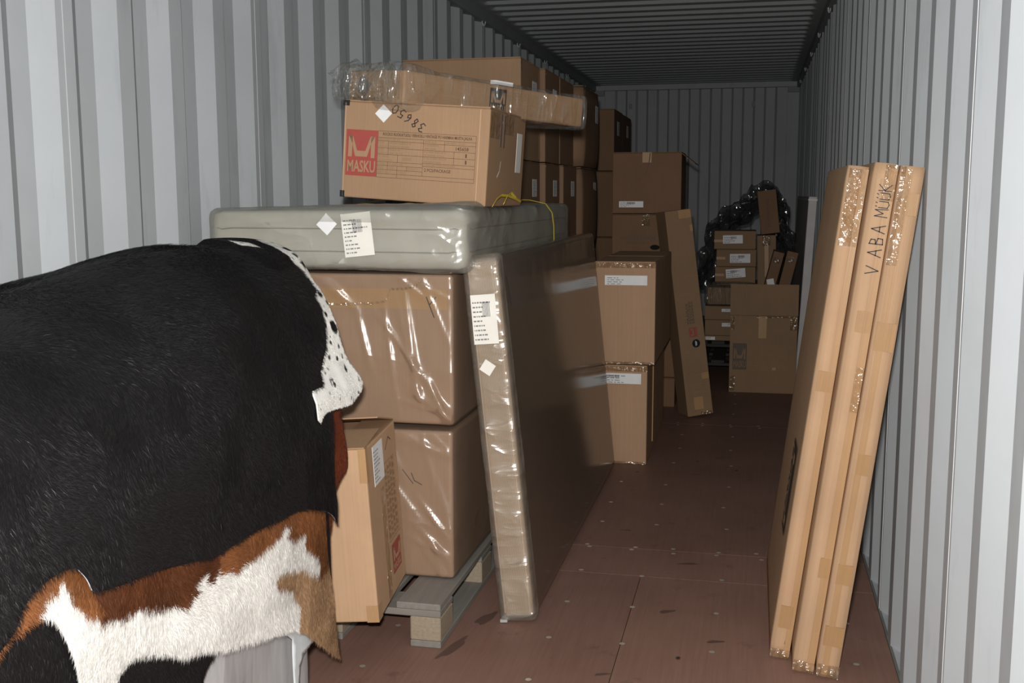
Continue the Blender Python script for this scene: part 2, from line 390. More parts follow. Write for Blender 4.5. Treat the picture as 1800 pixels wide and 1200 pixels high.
def carton_parts(root, w, d, h, mat='card_mid', flaps=True, tape='tape_tan', bulge=0.0, seed=0, r=.005, front_tape=True):
    if bulge:
        rs = seed
        soft_box('body', mat, root, w, d, h-.008, .07, .012, lambda V: bulge*(1-(2*V[:, 2]/h)**2)*(.5+fbm(V*3, rs)))
    else: bevel_box('body', mat, root, -w/2, w/2, -d/2, d/2, 0, h-(.008 if flaps else 0), r)
    if flaps:
        for k, (y0, y1) in enumerate(((-d/2+.002, -.002), (.002, d/2-.002))):
            bevel_box('flap', mat, root, -w/2+.002, w/2-.002, y0, y1, h-.008, h-.002, .0015, 1)
        if tape:
            mb = MB(); mb.box(-w/2+.001, w/2-.001, -.025, .025, h-.002, h-.0012); mb.build('tape', tape, root)
    return root
def Ry(a): return Matrix.Rotation(a, 4, 'Y')
def Rz(a): return Matrix.Rotation(a, 4, 'Z')
def Rx(a): return Matrix.Rotation(a, 4, 'X')
def T(*p): return Matrix.Translation(Vector(p))
def carton(name, label, x0, x1, y0, y1, z0, z1, mat='card_mid', group=None, cat='carton', **kw):
    w, d, h = x1-x0, y1-y0, z1-z0
    root = thing(name, label, cat, T((x0+x1)/2, (y0+y1)/2, z0), group)
    carton_parts(root, w, d, h, mat, **kw)
    return root, w, d, h

# ------------------------------------------------------------------ the container
W, H, Y0, Y1 = 2.33, 2.69, .76, 12.79
HW = 2.60   # top of the corrugated sides, under the rail

def corr_sheet(name, mat, parent, side, ya, yb, s0, pitch, inner, slope, outer, depth, z0, z1):
    """vertical corrugation between ya and yb; side -1 = left wall, +1 = right wall"""
    pts = []; k = math.floor((ya-s0)/pitch)-1; prof = []
    while s0+k*pitch < yb+pitch:
        b = s0+k*pitch; prof += [(b, 0), (b+inner, 0), (b+inner+slope, depth), (b+inner+slope+outer, depth)]; k += 1
    ys = [p[0] for p in prof]; ds = [p[1] for p in prof]
    cut = sorted([ya, yb]+[y for y in ys if ya < y < yb])
    pts = [(y, float(np.interp(y, ys, ds))) for y in cut]
    mb = MB(); zs = [z0, z1]
    for (ya_, da), (yb_, db) in zip(pts[:-1], pts[1:]):
        xa, xb = (-da, -db) if side < 0 else (W+da, W+db)
        q = [(xa, ya_, z0), (xb, yb_, z0), (xb, yb_, z1), (xa, ya_, z1)]
        mb.quad(*(q if side < 0 else q[::-1]))
    return mb.build(name, mat, parent)

wl = structure('wall_left'); wr = structure('wall_right')
for wall, side, s0, pitch, j0 in ((wl, -1, 2.681, .298, 2.713), (wr, 1, 2.215, .299, 3.725)):
    js = [Y0]+[j0+pitch*4*k for k in range(-2, 12) if Y0+.1 < j0+pitch*4*k < Y1-.1]+[Y1]
    for a, b in zip(js[:-1], js[1:]):
        corr_sheet('wall_sheet', 'wall_paint', wall, side, a, b, s0, pitch, .078, .070, .078, .038, 0, HW)
    for j in js[1:-1]:
        x = 0 if side < 0 else W
        mb = MB(); mb.box(min(x, x-side*.0015), max(x, x-side*.0015), j-.0015, j+.0015, 0, HW); mb.build('weld_seam', 'weld', wall)

# end wall: header, corner posts, framed corrugation, vents
wb = structure('wall_back')
mb = MB(); x = .13; prof = []
xs = [.20]+[.259+.1213*k for k in range(17)]
st = 0
for k in range(16):
    a, b = .259+.1213*k-.012, .259+.1213*k+.012
    prof += [(a, st*.045), (b, (1-st)*.045)]; st = 1-st
prof = [(.13, 0)]+prof+[(2.20, prof[-1][1])]
for (xa, da), (xb, db) in zip(prof[:-1], prof[1:]):
    mb.quad((xa, Y1+da, 0), (xb, Y1+db, 0), (xb, Y1+db, 2.61), (xa, Y1+da, 2.61))
mb.build('end_sheet', 'back_paint', wb)
bevel_box('header_beam', 'back_paint', wb, .0, W, Y1-.03, Y1+.05, 2.612, 2.70, .004)
for xa, xb in ((-.04, .13), (2.20, 2.37)):
    bevel_box('corner_post', 'back_paint', wb, xa, xb, Y1-.012, Y1+.06, 0, 2.60, .004)
for xa, xb in ((.0, .125), (2.205, W)):
    bevel_box('corner_gusset', 'rail_paint', wb, xa, xb, Y1-.06, Y1-.012, 2.55, 2.61, .003)
for xv in (.43, 1.83):
    mb = MB(); mb.box(xv-.02, xv+.02, Y1-.004, Y1+.01, 2.40, 2.46); mb.build('vent', 'rail_paint', wb)
mb = MB(); mb.quad((-.1, Y1+.08, -.1), (W+.1, Y1+.08, -.1), (W+.1, Y1+.08, 2.8), (-.1, Y1+.08, 2.8)); mb.build('backing_plate', 'back_paint', wb)

# roof: sheets pressed with cross ribs that fade out before the rails
ceil = structure('ceiling')
PR_, RC0 = .2267, 7.49
xs = np.array([-.04, .03, .075, .085, .095, .105, .118, .135, W/2, W-.135, W-.118, W-.105, W-.095, W-.085, W-.075, W-.03, W+.04])
amp = np.clip((np.minimum(xs, W-xs)-.075)/.05, 0, 1); amp = amp*amp*(3-2*amp)
def roof_z(y):
    u = ((y-RC0)/PR_) % 1.0
    return np.interp(u, [0, .16, .50, .66, 1.0], [0, .024, .024, 0, 0])
k0 = int(math.floor((Y0-RC0)/PR_)); k1 = int(math.ceil((Y1-RC0)/PR_))
for ks in range(k0, k1, 5):
    ys = []
    for k in range(ks, min(ks+5, k1)):
        ys += [RC0+PR_*(k+u) for u in (0, .04, .12, .16, .33, .50, .54, .62, .66)]
    ys.append(RC0+PR_*min(ks+5, k1)); ys = np.clip(np.array(ys), Y0, Y1+.05); ys = np.unique(ys)
    V = [(float(x), float(y), float(H-.024+roof_z(y)*a)) for y in ys for x, a in zip(xs, amp)]; n = len(xs)
    Fc = [(j*n+i, (j+1)*n+i, (j+1)*n+i+1, j*n+i+1) for j in range(len(ys)-1) for i in range(n-1)]
    me = bpy.data.meshes.new('roof_sheet'); me.from_pydata(V, [], Fc); me.update(); link('roof_sheet', me, 'roof_paint', ceil)

def ring_mesh(name, R1=.022, r=.0045):
    V = []; Fc = []
    for i in range(14):
        a = math.pi*i/13
        for j in range(6):
            b = 2*math.pi*j/6; V.append(((R1+r*math.cos(b))*math.cos(a)*.8, r*math.sin(b), -(R1+r*math.cos(b))*math.sin(a)*1.3))
    for i in range(13):
        for j in range(6): Fc.append((i*6+j, (i+1)*6+j, (i+1)*6+(j+1) % 6, i*6+(j+1) % 6))
    me = bpy.data.meshes.new(name); me.from_pydata(V, [], Fc); me.update(); return me
RING = ring_mesh('lashing_ring'); RING.materials.append(M['weld'])
for nm, side in (('trim_1', -1), ('trim_2', 1)):
    x = .012 if side < 0 else W-.012
    root = structure(nm); xa, xb = (-.05, .028) if side < 0 else (W-.028, W+.05)
    bevel_box('top_rail', 'rail_paint', root, xa, xb, Y0, Y1, HW-.003, H+.02, .006)
    for k in range(10):
        o = bpy.data.objects.new('lashing_ring', RING); COL.objects.link(o); o.parent = root
        o.location = (.022 if side < 0 else W-.022, 1.75+1.13*k, HW-.004)
        o.rotation_euler = (0, 0, R(65))
for nm, side in (('trim_3', -1), ('trim_4', 1)):
    root = structure(nm); xa, xb = (-.06, -.004) if side < 0 else (W+.004, W+.06)
    mb = MB(); mb.box(xa, xb, Y0, Y1, -.10, .004); mb.build('bottom_rail', 'wall_paint', root)
    mb = MB(); xa, xb = (-.006, .004) if side < 0 else (W-.004, W+.006); mb.box(xa, xb, Y0, Y1, -.03, .003); mb.build('sealant_bead', 'sealant', root)

# floor: plywood sheets with open joints, countersunk screws
flr = structure('floor')
mb = MB(); mb.box(0, W, Y0, Y1, -.09, -.03); mb.build('subfloor', 'seam_dark', flr)
sheets = [(.004, 1.497, Y0, 3.876), (1.497, W-.004, Y0, 3.876), (.004, 1.165, 3.876, 4.19), (1.165, W-.004, 3.876, 4.19)]
y = 4.19
while y < Y1:
    yn = min(y+2.44, Y1); sheets += [(.004, 1.165, y, yn), (1.165, W-.004, y, yn)]; y = yn
for a, b, c, d in sheets: MB().box(a+.0012, b-.0012, c+.0012, d-.0012, -.03, 0).build('floor_sheet', 'plywood', flr)
V = [(0, 0, .0008)]+[(.0095*math.cos(2*math.pi*i/10), .0095*math.sin(2*math.pi*i/10), .0004) for i in range(10)]
sm = bpy.data.meshes.new('screw'); sm.from_pydata(V, [], [(0, 1+i, 1+(i+1) % 10) for i in range(10)]); sm.materials.append(M['screw_metal'])
rs = random.Random(3)
for yy in [2.62, 2.93, 3.242, 3.57, 3.885, 4.165, 4.215, 4.52, 4.838, 5.19, 5.63, 5.98, 6.33, 6.60, 6.66, 7.0, 7.35, 7.7]:
    for xx in [.3, .62, .94, 1.25, 1.44, 1.60, 1.77, 1.93, 2.20] if abs(yy-4.19) < .04 or abs(yy-6.63) < .04 else [.25, .75, 1.26, 1.497, 1.785, 2.215]:
        o = bpy.data.objects.new('screw', sm); COL.objects.link(o); o.parent = flr
        o.location = (xx+rs.uniform(-.012, .012), yy+rs.uniform(-.012, .012), .0002)

for (cx, cy, rx, ry, rot, nm) in ((1.03, 3.36, .022, .06, -.3, 'stain'), (.985, 3.11, .018, .09, -.25, 'stain'), (1.62, 3.55, .03, .012, .5, 'stain'), (1.79, 3.33, .03, .01, .3, 'stain'), (1.47, 3.02, .025, .008, .4, 'stain'), (1.66, 4.05, .04, .010, .2, 'stain'), (1.38, 4.42, .025, .007, 0, 'stain')):
    mb = MB(); rs = random.Random(int(cx*1000)); pts = []
    for k in range(18):
        t = 2*math.pi*k/18; r_ = 1+.16*math.sin(3*t+cx*40)+.1*math.sin(5*t+cy*30); x, y = rx*r_*math.cos(t), ry*r_*math.sin(t)
        pts.append((cx+x*math.cos(rot)-y*math.sin(rot), cy+x*math.sin(rot)+y*math.cos(rot), .0004))
    mb.add(pts, [tuple(range(18))]); mb.build(nm, 'floor_stain', flr)

# ------------------------------------------------------------------ pallets
def make_pallet(label, loc, rz=0, group=None, mats=('pallet_wood', 'pallet_cross', 'pallet_block')):
    p = thing('wooden_pallet', label, 'pallet', T(*loc) @ Rz(rz), group)     # 0.8 (x) by 1.2 (y)
    for x, w in ((-.3275, .145), (-.1725, .10), (0, .145), (.1725, .10), (.3275, .145)):
        bevel_box('deck_board', mats[0], p, x-w/2, x+w/2, -.6, .6, .122, .144, .003, 1)
    for y in (-.5275, 0, .5275): bevel_box('cross_board', mats[1], p, -.4, .4, y-.0725, y+.0725, .10, .122, .003, 1)
    for x in (-.35, 0, .35):
        for y in (-.5275, 0, .5275): bevel_box('block', mats[2], p, x-.05 if x else -.0725, x+.05 if x else .0725, y-.0725, y+.0725, .022, .10, .004, 1)
        bevel_box('bottom_board', mats[0], p, x-.05 if x else -.0725, x+.05 if x else .0725, -.6, .6, 0, .022, .003, 1)
    return p
make_pallet('weathered grey wooden pallet under the two plastic-wrapped cartons', (.55, 3.69, 0))

# ------------------------------------------------------------------ two large wrapped cartons
def wcrease(seed, w, d, h, k=16):
    """loose film: broad waves, plus sharp pulled creases fanning out from the corners"""
    f = creases(seed, .007, (1.4, 7), 4, -.001, 3); rs = np.random.RandomState(seed); L_ = []
    for _ in range(k):
        cx, cz = (rs.uniform(-.5, .5)*w, rs.uniform(-.5, .5)*h); a = R(rs.uniform(95, 150)); ln = rs.uniform(.06, .24)
        L_.append((cx, cz, math.cos(a), math.sin(a), ln, rs.uniform(.004, .011), rs.uniform(.007, .014)))
    for _ in range(k//2):
        cx, cz = (w/2-.03-abs(rs.randn())*.05, rs.choice([-1, 1])*(h/2-.03-abs(rs.randn())*.04)); a = R(rs.uniform(100, 170))
        L_.append((cx, cz, math.cos(a), math.sin(a), rs.uniform(.05, .16), rs.uniform(.004, .010), rs.uniform(.006, .011)))
    def g(V):
        r = np.maximum(f(V), -.003); e = np.zeros(len(V)); m = V[:, 1] < -d/2+.02
        for cx, cz, ca, sa, ln, hh, wd in L_:
            dx, dz = V[:, 0]-cx, V[:, 2]-cz; u = dx*ca+dz*sa; v = -dx*sa+dz*ca + .03*np.sin(u*9)*ln
            e += hh*np.exp(-(v/wd)**2)*np.exp(-(u/ln)**4)
        edge = np.clip((w/2-np.abs(V[:, 0]))/.02, .1, 1)*np.clip((h/2-np.abs(V[:, 2]))/.02, .1, 1)
        return np.where(np.abs(V[:, 2]) > h/2-.004, .001, r*.8+np.where(m, e*edge, 0))
    return g
def wrapped(label, x0, x1, y0, y1, z0, z1, seed, step=.018):
    w, d, h = x1-x0, y1-y0, z1-z0
    root = thing('wrapped_carton', label, 'carton', T((x0+x1)/2, (y0+y1)/2, z0), 'plastic-wrapped furniture cartons on the pallet')
    bevel_box('body', 'card_wrap', root, -w/2+.012, w/2-.012, -d/2+.012, d/2-.012, .006, h-.012, .012, 3)
    soft_box('plastic_film', 'film_wrap', root, w-.012, d-.012, h-.010, (.0075, .04, .0075), .016, wcrease(seed, w-.012, d-.012, h-.010), .004)
    return root, Face(root, 'front', w-.024, d-.024, h, .0012), w, d, h
r1, fc, w, d, h = wrapped('lower of the two plastic-wrapped brown cartons, standing directly on the pallet', .05, .945, 3.294, 4.75, .144, .660, 11)
mb = MB(); fc.stroke(mb, [(.70, .37), (.735, .325)], .003); fc.stroke(mb, [(.73, .36), (.74, .335), (.765, .322)], .003); mb.build('pen_mark', 'marker', r1)
r2, fc, w, d, h = wrapped('upper of the two plastic-wrapped brown cartons, right under the grey mattress', .05, .950, 3.294, 4.85, .663, 1.172, 23)
mb = MB(); fc.stroke(mb, [(.79, .425), (.815, .36)], .0035); fc.stroke(mb, [(.822, .425), (.80, .40)], .003); mb.build('pen_mark', 'marker', r2)
fc.tape(.02, .86, .385, .45, 'tape_kraft')
mb = MB(); pts = [(.36, .40), (.50, .398), (.60, .402), (.655, .41), (.675, .45), (.72, .452), (.76, .462), (.78, .48)]
for (a0, b0), (a1, b1) in zip(pts[:-1], pts[1:]):
    n = 6
    for k in range(n):
        u0, u1 = k/n, (k+1)/n; c = .016+.005*((k % 2)*2-1)
        fc.poly(mb, [(a0+(a1-a0)*u0, b0+(b1-b0)*u0-.004), (a0+(a1-a0)*u1, b0+(b1-b0)*u1-.004), (a0+(a1-a0)*u1, b0+(b1-b0)*u1+.004), (a0+(a1-a0)*u0, b0+(b1-b0)*u0+.004)], c)
tag(mb.build('film_tear', 'tape_clear', r2), 'torn crinkled edge of the plastic film')

# ------------------------------------------------------------------ mattress in plastic on top of the stack
mt = thing('mattress', 'grey-beige mattress in clear plastic lying on the two wrapped cartons', 'mattress', T(.5575, 4.21, 1.178))
mw_, md_, mh_ = .872, 1.88, .186
soft_box('mattress_body', 'mattress_cloth', mt, mw_, md_, mh_, .035, .03, lambda V: .006*(fbm(V*6, 3)-.5))
for z in (.055, .128):
    V = []; Fc = []; n = 80
    for i in range(n):
        t = 2*math.pi*i/n; cx, cy = math.cos(t), math.sin(t); e = .08
        px = (mw_/2+.003)*math.copysign(abs(cx)**e, cx); py = (md_/2+.003)*math.copysign(abs(cy)**e, cy)
        for dz, s in ((-.0022, 1.0), (0, 1.004), (.0022, 1.0)): V.append((px*s, py*s, z+dz+.002*math.sin(i*1.3)))
    for i in range(n):
        for j in range(2): Fc.append((i*3+j, ((i+1) % n)*3+j, ((i+1) % n)*3+j+1, i*3+j+1))
    me = bpy.data.meshes.new('piping'); me.from_pydata(V, [], Fc); me.update(); link('piping', me, 'mattress_seam', mt)
cf = creases(41, .012, (2.5, 16), 5, .004, 4)
def mfilm(V):
    d = cf(V)*(.5+1.6*np.clip((V[:, 0]-.05)/.3, 0, 1)*np.clip((-V[:, 1]-md_/2+.5)/.4, 0, 1)); front = np.clip((-V[:, 1]-md_/2+.30)/.22, 0, 1); mid = np.clip(1-np.abs(V[:, 0]-.08)/.38, 0, 1)
    right = np.clip((V[:, 0]-.22)/.2, 0, 1)*np.clip((V[:, 2])/.05, 0, 1)
    return d + np.where(V[:, 2] > .05, .016*front*mid+.01*right*front, 0)
soft_box('plastic_film', 'film_grey', mt, mw_+.014, md_+.014, mh_+.008, (.012, .03, .010), .028, mfilm, -.002)
fc = Face(mt, 'front', mw_, md_, mh_, .018)
class Off(Face): pass
def tag_on(fc, a0, a1, b0, b1, off, rot, mat, seed, name, bars, lines=True):
    f2 = Face(fc.p, 'front', 1, 1, 1); om = fc.map; f2.map = lambda a, b, c: om(a, b, c+off); f2.p = fc.p
    return f2.label(a0, a1, b0, b1, seed, rot, mat, bars, name, lines)
tag_on(fc, .472, .572, .042, .180, .020, R(6), 'paper_tag', 5, 'delivery_tag', True)
tag_on(fc, .392, .442, .118, .168, .018, R(47), 'paper', 6, 'paper_label', False, False)

def ribbon(name, pts, wdir, wd, mat, parent=None, th=.0012):
    V = []; Fc = []; wv = Vector(wdir)
    for i, p in enumerate(pts):
        p = Vector(p); q = Vector(pts[min(i+1, len(pts)-1)])-Vector(pts[max(i-1, 0)])
        side = wv.normalized(); nn = q.cross(side).normalized()*th
        V += [p-side*wd/2, p+side*wd/2, p+side*wd/2+nn, p-side*wd/2+nn]
    for i in range(len(pts)-1):
        for j in range(4): Fc.append((i*4+j, i*4+(j+1) % 4, (i+1)*4+(j+1) % 4, (i+1)*4+j))
    Fc += [(0, 3, 2, 1), tuple(len(V)-4+j for j in range(4))]
    me = bpy.data.meshes.new(name); me.from_pydata([tuple(v) for v in V], [], Fc); me.update()
    return link(name, me, mat, parent)
# yellow straps: one looped round the far end of the mattress, one loose on top
xr, xl, zt, zb = .462, -.462, mh_+.022, -.0015
def strap_loop(y, name):
    path = [(xl, y, .0)]+[(xl, y, zt-.05), (xl+.03, y, zt-.012), (xl+.12, y, zt)]+[(x, y+.02*math.sin(x*9), zt+.006) for x in np.linspace(-.3, .3, 9)]+[(xr-.10, y, zt+.004), (xr-.03, y, zt-.012), (xr-.002, y, zt-.05), (xr+.004, y+.01, .10), (xr+.004, y+.015, .0)]
    return path
s1 = ribbon('packing_strap', [mt.matrix_world @ Vector(p) for p in strap_loop(.42, '')], (0, 1, 0), .024, 'strap_yellow')
tag(s1, 'yellow packing strap looped around the far end of the mattress', 'strap')
s2 = ribbon('packing_strap', [(1.045, 3.42, 1.378), (1.043, 3.48, 1.398), (1.042, 3.56, 1.412), (1.040, 3.68, 1.410), (1.037, 3.80, 1.400), (1.030, 3.92, 1.388)], (.55, -.35, .75), .010, 'strap_yellow')
tag(s2, 'loose yellow strap end lying on the mattress beside the red-logo carton', 'strap')
s3 = ribbon('packing_strap', [(1.050, 3.56, 1.385), (1.047, 3.62, 1.408), (1.044, 3.70, 1.42), (1.042, 3.78, 1.402)], (.5, .3, .8), .009, 'strap_yellow')
tag(s3, 'short yellow strap piece crossing the loose strap on the mattress', 'strap')

# ------------------------------------------------------------------ the carton with the red logo, tilted on the mattress
w, d, h = .505, .53, .325
mc = thing('red_logo_carton', 'brown carton with red logo block and printed table, standing on the mattress', 'carton', T(.762, 3.72, 1.391) @ Ry(R(4.0)) @ Rz(R(-.5)))
carton_parts(mc, w, d, h, 'card_mid', True, 'tape_tan')
fc = Face(mc, 'front', w, d, h)
for a in (.004, .470):
    mb = MB(); fc.slab(mb, a, a+.004, .004, h-.012, .0015); mb.build('edge_crease', 'card_light', mc)
fc.logo(.012, .074, .111, .152, 'ink_red', 'card_mid')
A0, B1, TW, TH = .124, .226, .338, .152
mb = MB(); ms = MB(); rs = random.Random(4); ln_ = .0011
def hl(v, u0=0, u1=1): fc.rect(mb, A0+u0*TW, A0+u1*TW, B1-v*TH-ln_/2, B1-v*TH+ln_/2)
def vl(u, v0, v1): fc.rect(mb, A0+u*TW-ln_/2, A0+u*TW+ln_/2, B1-v1*TH, B1-v0*TH)
def words(u0, u1, v0, v1, n=1):
    for k in range(n):
        va = v0+(v1-v0)*(k+.22)/n; vb = v0+(v1-v0)*(k+.75)/n; u = u0+.012; ue = u0+(u1-u0)*rs.uniform(.5, .8)
        while u < ue:
            l = rs.uniform(.006, .012); fc.rect(ms, A0+u*TW, A0+(u+l)*TW, B1-vb*TH, B1-va*TH); u += l+(.004 if rs.random() < .8 else .012)
for v in (0, .14, 1): hl(v)
for v in (.21, .36, .50, .66, .74, .83, .92): hl(v, 0, .47)
for v in (.22, .36, .50, .64, .71, .92): hl(v, .47, 1)
for u in (0, .47, 1): vl(u, 0 if u != .47 else .14, 1 if u != .47 else .92)
for u, v0, v1 in ((.11, .21, .50), (.21, .50, .66), (.11, .66, .83), (.21, .74, 1), (.31, .74, .83), (.685, .14, .36), (.785, .36, .64)): vl(u, v0, v1)
for c in ((0, .4, .14, .21, 1), (0, .11, .21, .36, 2), (.11, .45, .21, .36, 2), (0, .11, .36, .50, 2), (.11, .3, .36, .50, 2), (0, .21, .50, .66, 2), (.25, .46, .52, .64, 1), (0, .11, .66, .74, 1), (.11, .4, .66, .74, 1), (0, .11, .74, .83, 1), (.11, .21, .74, .83, 1), (.31, .45, .74, .83, 1), (0, .2, .83, .92, 1), (.21, .35, .83, .92, 1),
          (.47, .685, .14, .22, 1), (.685, .98, .14, .22, 1), (.47, .685, .22, .36, 2), (.47, .785, .36, .50, 2), (.47, .785, .50, .64, 2), (.47, .9, .64, .71, 1)): words(*c)
fc.text(mb, 'ROCKO RUOKATUOLI VERHOILU VINTAGE PU HARMAA MUSTA JALKA', A0+.05*TW, A0+.96*TW, B1-.115*TH, B1-.03*TH, bold=.02)
for t_, u0, u1, v0, v1 in (('145658', .80, .93, .25, .33), ('1', .90, .915, .39, .47), ('1', .90, .915, .53, .61), ('2 PCS/PACKAGE', .49, .76, .75, .82)):
    fc.text(mb, t_, A0+u0*TW, A0+u1*TW, B1-v1*TH, B1-v0*TH, bold=.012)
tb_ = mb.build('printed_table', 'ink_brown', mc); tag(ms.build('small_print', 'ink_faint', tb_), kind='stuff')
mb = MB(); fc.slab(mb, .118, .160, .262, .304, .0012, R(48)); mb.build('paper_label', 'paper', mc)
mb = MB(); fc.hand(mb, '38650', .290, .252, .030, R(180-30), .0032, .90); mb.build('handwriting', 'marker', mc)
fr = Face(mc, 'right', w, d, h)
fr.tape(.004, .17, .225, .312, 'tape_clear'); fr.tape(.20, .34, .245, .315, 'tape_clear')
mb = MB(); fr.slab(mb, .40, .48, .12, .26, .0012); mb.build('paper_label', 'paper_tag', mc)
for a in (.145, .19): mb = MB(); fr.slab(mb, a, a+.018, .20, .308, .0016); mb.build('torn_tape', 'ink_grey', mc)
mb = MB(); fr.stroke(mb, [(.13, .10), (.16, .12), (.17, .15)], .008); mb.build('scuff', 'paper_tag', mc)
for (b0, b1, a1) in ((.0, .022, .012), (h-.022, h-.004, .018)):
    mb = MB(); mb.box(-w/2-.004, -w/2+a1, -d/2-.0015, -d/2+.02, b0, b1); mb.build('corner_patch', 'sticker_black', mc)

# ------------------------------------------------------------------ long flat carton in stretch film on top
w, d, h = .28, .93, .112
MM = Ry(R(4.4)) @ Rz(R(-30)); cpt = Vector((.748, 3.405, 1.706))
lb = thing('long_wrapped_carton', 'long flat carton in stretch film with black logo, lying askew on top', 'carton', T(*(cpt - MM.to_3x3() @ Vector((w/2, -d/2, 0)))) @ MM)
bevel_box('body', 'card_light_x', lb, -w/2, w/2, -d/2, d/2, .002, h-.002, .008, 2)
cfl = creases(77, .010, (5, 30), 6, .002, 3)
def lfilm(V):
    e = np.clip((-V[:, 1]-d/2+.16)/.14, 0, 1); f = np.clip((V[:, 1]-d/2+.10)/.1, 0, 1)
    return np.maximum(cfl(V)*(1+1.5*e)+.014*e*(fbm(V*9, 5))+.008*f, .0012)
soft_box('stretch_film', 'film_stretch', lb, w+.006, d+.008, h+.004, .016, .012, lfilm, 0)
fr = Face(lb, 'right', w, d, h)
fr.logo(.405, .012, .085, .085, 'ink_black', 'card_light_x'); fr.table(.50, .016, .20, .075, 'ink_faint', 7, None, 8)
mb = MB(); fr.slab(mb, .86, .905, .004, .106, .001); mb.build('tape', 'tape_tan', lb)
ff = Face(lb, 'front', w, d, h)
mb = MB(); ff.slab(mb, .05, .11, .03, .085, .0012, R(-32)); o = mb.build('grey_sticker', 'ink_grey', lb)
mb = MB(); ff.slab(mb, .015, .05, .02, .09, .0012); mb.build('tape', 'tape_tan', lb)
tp = Face(lb, 'top', w, d, h); mb = MB(); tp.slab(mb, .245, .272, .44, .53, .014); mb.build('paper_label', 'paper', lb)
# crumpled film tail at the near end
V, Fc = grid_box(.25, .09, .09, .012); n = out_dir(V, .25, .09, .09, 2)
q = np.stack([fbm(V*14, 5), fbm(V*14, 25), fbm(V*14, 45)], 1)-.5; q2 = (1-np.abs(2*vnoise(V*26, 9)-1))**3
V = round_pts(V, .25, .09, .09, .035) + q*.085 + n*q2[:, None]*.022
V = V + np.array([-.03, -d/2-.012, .064]); V[:, 2] = np.maximum(V[:, 2], .006); me = bpy.data.meshes.new('film_tail'); me.from_pydata(V.tolist(), [], Fc); me.update()
tag(link('film_tail', me, 'film_stretch', lb, True), 'crumpled loose end of the clear film')

# ------------------------------------------------------------------ bed panel in plastic leaning on the stack
tw, td, th_ = .112, 2.12, 1.215
bp = thing('wrapped_bed_panel', 'tall bed base wrapped in glossy plastic, leaning against the carton stack', 'bed base', T(1.146, 4.40, .008) @ Ry(R(-5.9)))
soft_box('panel_body', 'panel_cloth', bp, tw-.006, td-.006, th_-.008, .04, .022, lambda V: 0*V[:, 0], .003)
bevel_box('edge_cover', 'ticking', bp, -tw/2+.002, tw/2-.002, -td/2+.001, -td/2+.05, .012, th_-.012, .018, 3)
soft_box('edge_film', 'film_edge', bp, tw+.010, .07, th_+.006, .014, .016, lambda V: np.maximum(creases(59, .005, (7, 20), 4, .001, 3)(V), .0005), 0, (0, -td/2+.028))
pc = creases(57, .006, (5, 24), 4, .001, 3)
def pfilm(V):
    side = np.clip(np.abs(V[:, 0])/(tw/2), 0, 1); near = np.clip((-V[:, 1]-td/2+.12)/.1, 0, 1)
    top = np.clip((V[:, 2]-th_/2+.25)/.25, 0, 1)
    return np.maximum(pc(V)*np.maximum(.02, .45*top), .0006)
soft_box('plastic_film', 'film_panel', bp, tw, td, th_, .022, .022, pfilm, 0)
fc = Face(bp, 'front', tw, td, th_)
tag_on(fc, .012, .094, .935, 1.095, .010, R(-1), 'paper_tag', 15, 'delivery_tag', True)
tag_on(fc, .026, .066, .838, .878, .010, R(52), 'paper_tag', 16, 'paper_label', False, False)
fr = Face(bp, 'right', tw, td, th_, .002); mb = MB(); fr.stroke(mb, [(.10, 1.14), (.115, 1.09), (.125, 1.04)], .004); mb.build('pen_mark', 'marker', bp)
mb = MB(); mb.box(-tw/2-.004, -tw/2+.02, -td/2-.010, -td/2+.03, .001, .010); mb.build('film_foot', 'film_milky', bp)

# ------------------------------------------------------------------ small carton on the pallet corner, behind the hides
w, d, h = .36, .41, .52
MM = Rz(R(7)) @ Ry(R(-3.6)); cpt = Vector((.829, 2.868, .168))
sc = thing('small_carton', 'tall brown carton with red logo and white label, squeezed between hides and stack', 'carton', T(*(cpt - MM.to_3x3() @ Vector((w/2, -d/2, 0)))) @ MM)
bevel_box('body', 'card_light', sc, -w/2, w/2, -d/2, d/2, 0, h, .005)
def flap(name, mat, parent, hinge, along, out, ln, wd, tilt, th=.004):
    """board flap hinged on a top edge; tilt 0 = lying flat outward, 90 = standing up"""
    a = Vector(along).normalized(); o = Vector(out).normalized(); u = Vector((0, 0, 1)); dirv = o*math.cos(tilt)+u*math.sin(tilt); nn = a.cross(dirv).normalized()*th
    hp = Vector(hinge); p = [hp-a*wd/2, hp+a*wd/2, hp+a*wd/2+dirv*ln, hp-a*wd/2+dirv*ln]
    vs = p+[q+nn for q in p]; mb = MB(); mb.add(vs, [(0, 3, 2, 1), (4, 5, 6, 7), (0, 1, 5, 4), (1, 2, 6, 5), (2, 3, 7, 6), (3, 0, 4, 7)])
    return mb.build(name, mat, parent)
flap('flap', 'card_mid', sc, (0, -d/2+.003, h+.001), (1, 0, 0), (0, 1, 0), .20, w-.004, R(4))
flap('flap', 'card_mid', sc, (0, d/2-.003, h+.003), (-1, 0, 0), (0, -1, 0), .215, w-.004, R(13))
flap('flap', 'card_mid', sc, (w/2-.003, 0, h), (0, 1, 0), (-1, 0, 0), .10, d-.01, R(2), .003)
mb = MB(); mb.box(w/2-.022, w/2+.0012, -d/2-.0012, -d/2+.03, h-.10, h+.001); mb.build('tape', 'tape_tan', sc)
mb = MB(); mb.box(w/2-.035, w/2+.0012, -d/2-.0012, -d/2+.05, -.0008, .05); mb.build('tape', 'tape_tan', sc)
fr = Face(sc, 'right', w, d, h)
fr.label(.085, .215, .385, .505, 21, R(0), 'paper', False)
fr.logo(.235, .060, .12, .095, 'ink_red', 'card_light')
fr.tape(.15, .20, .005, .36, 'tape_clear')
mb = MB()
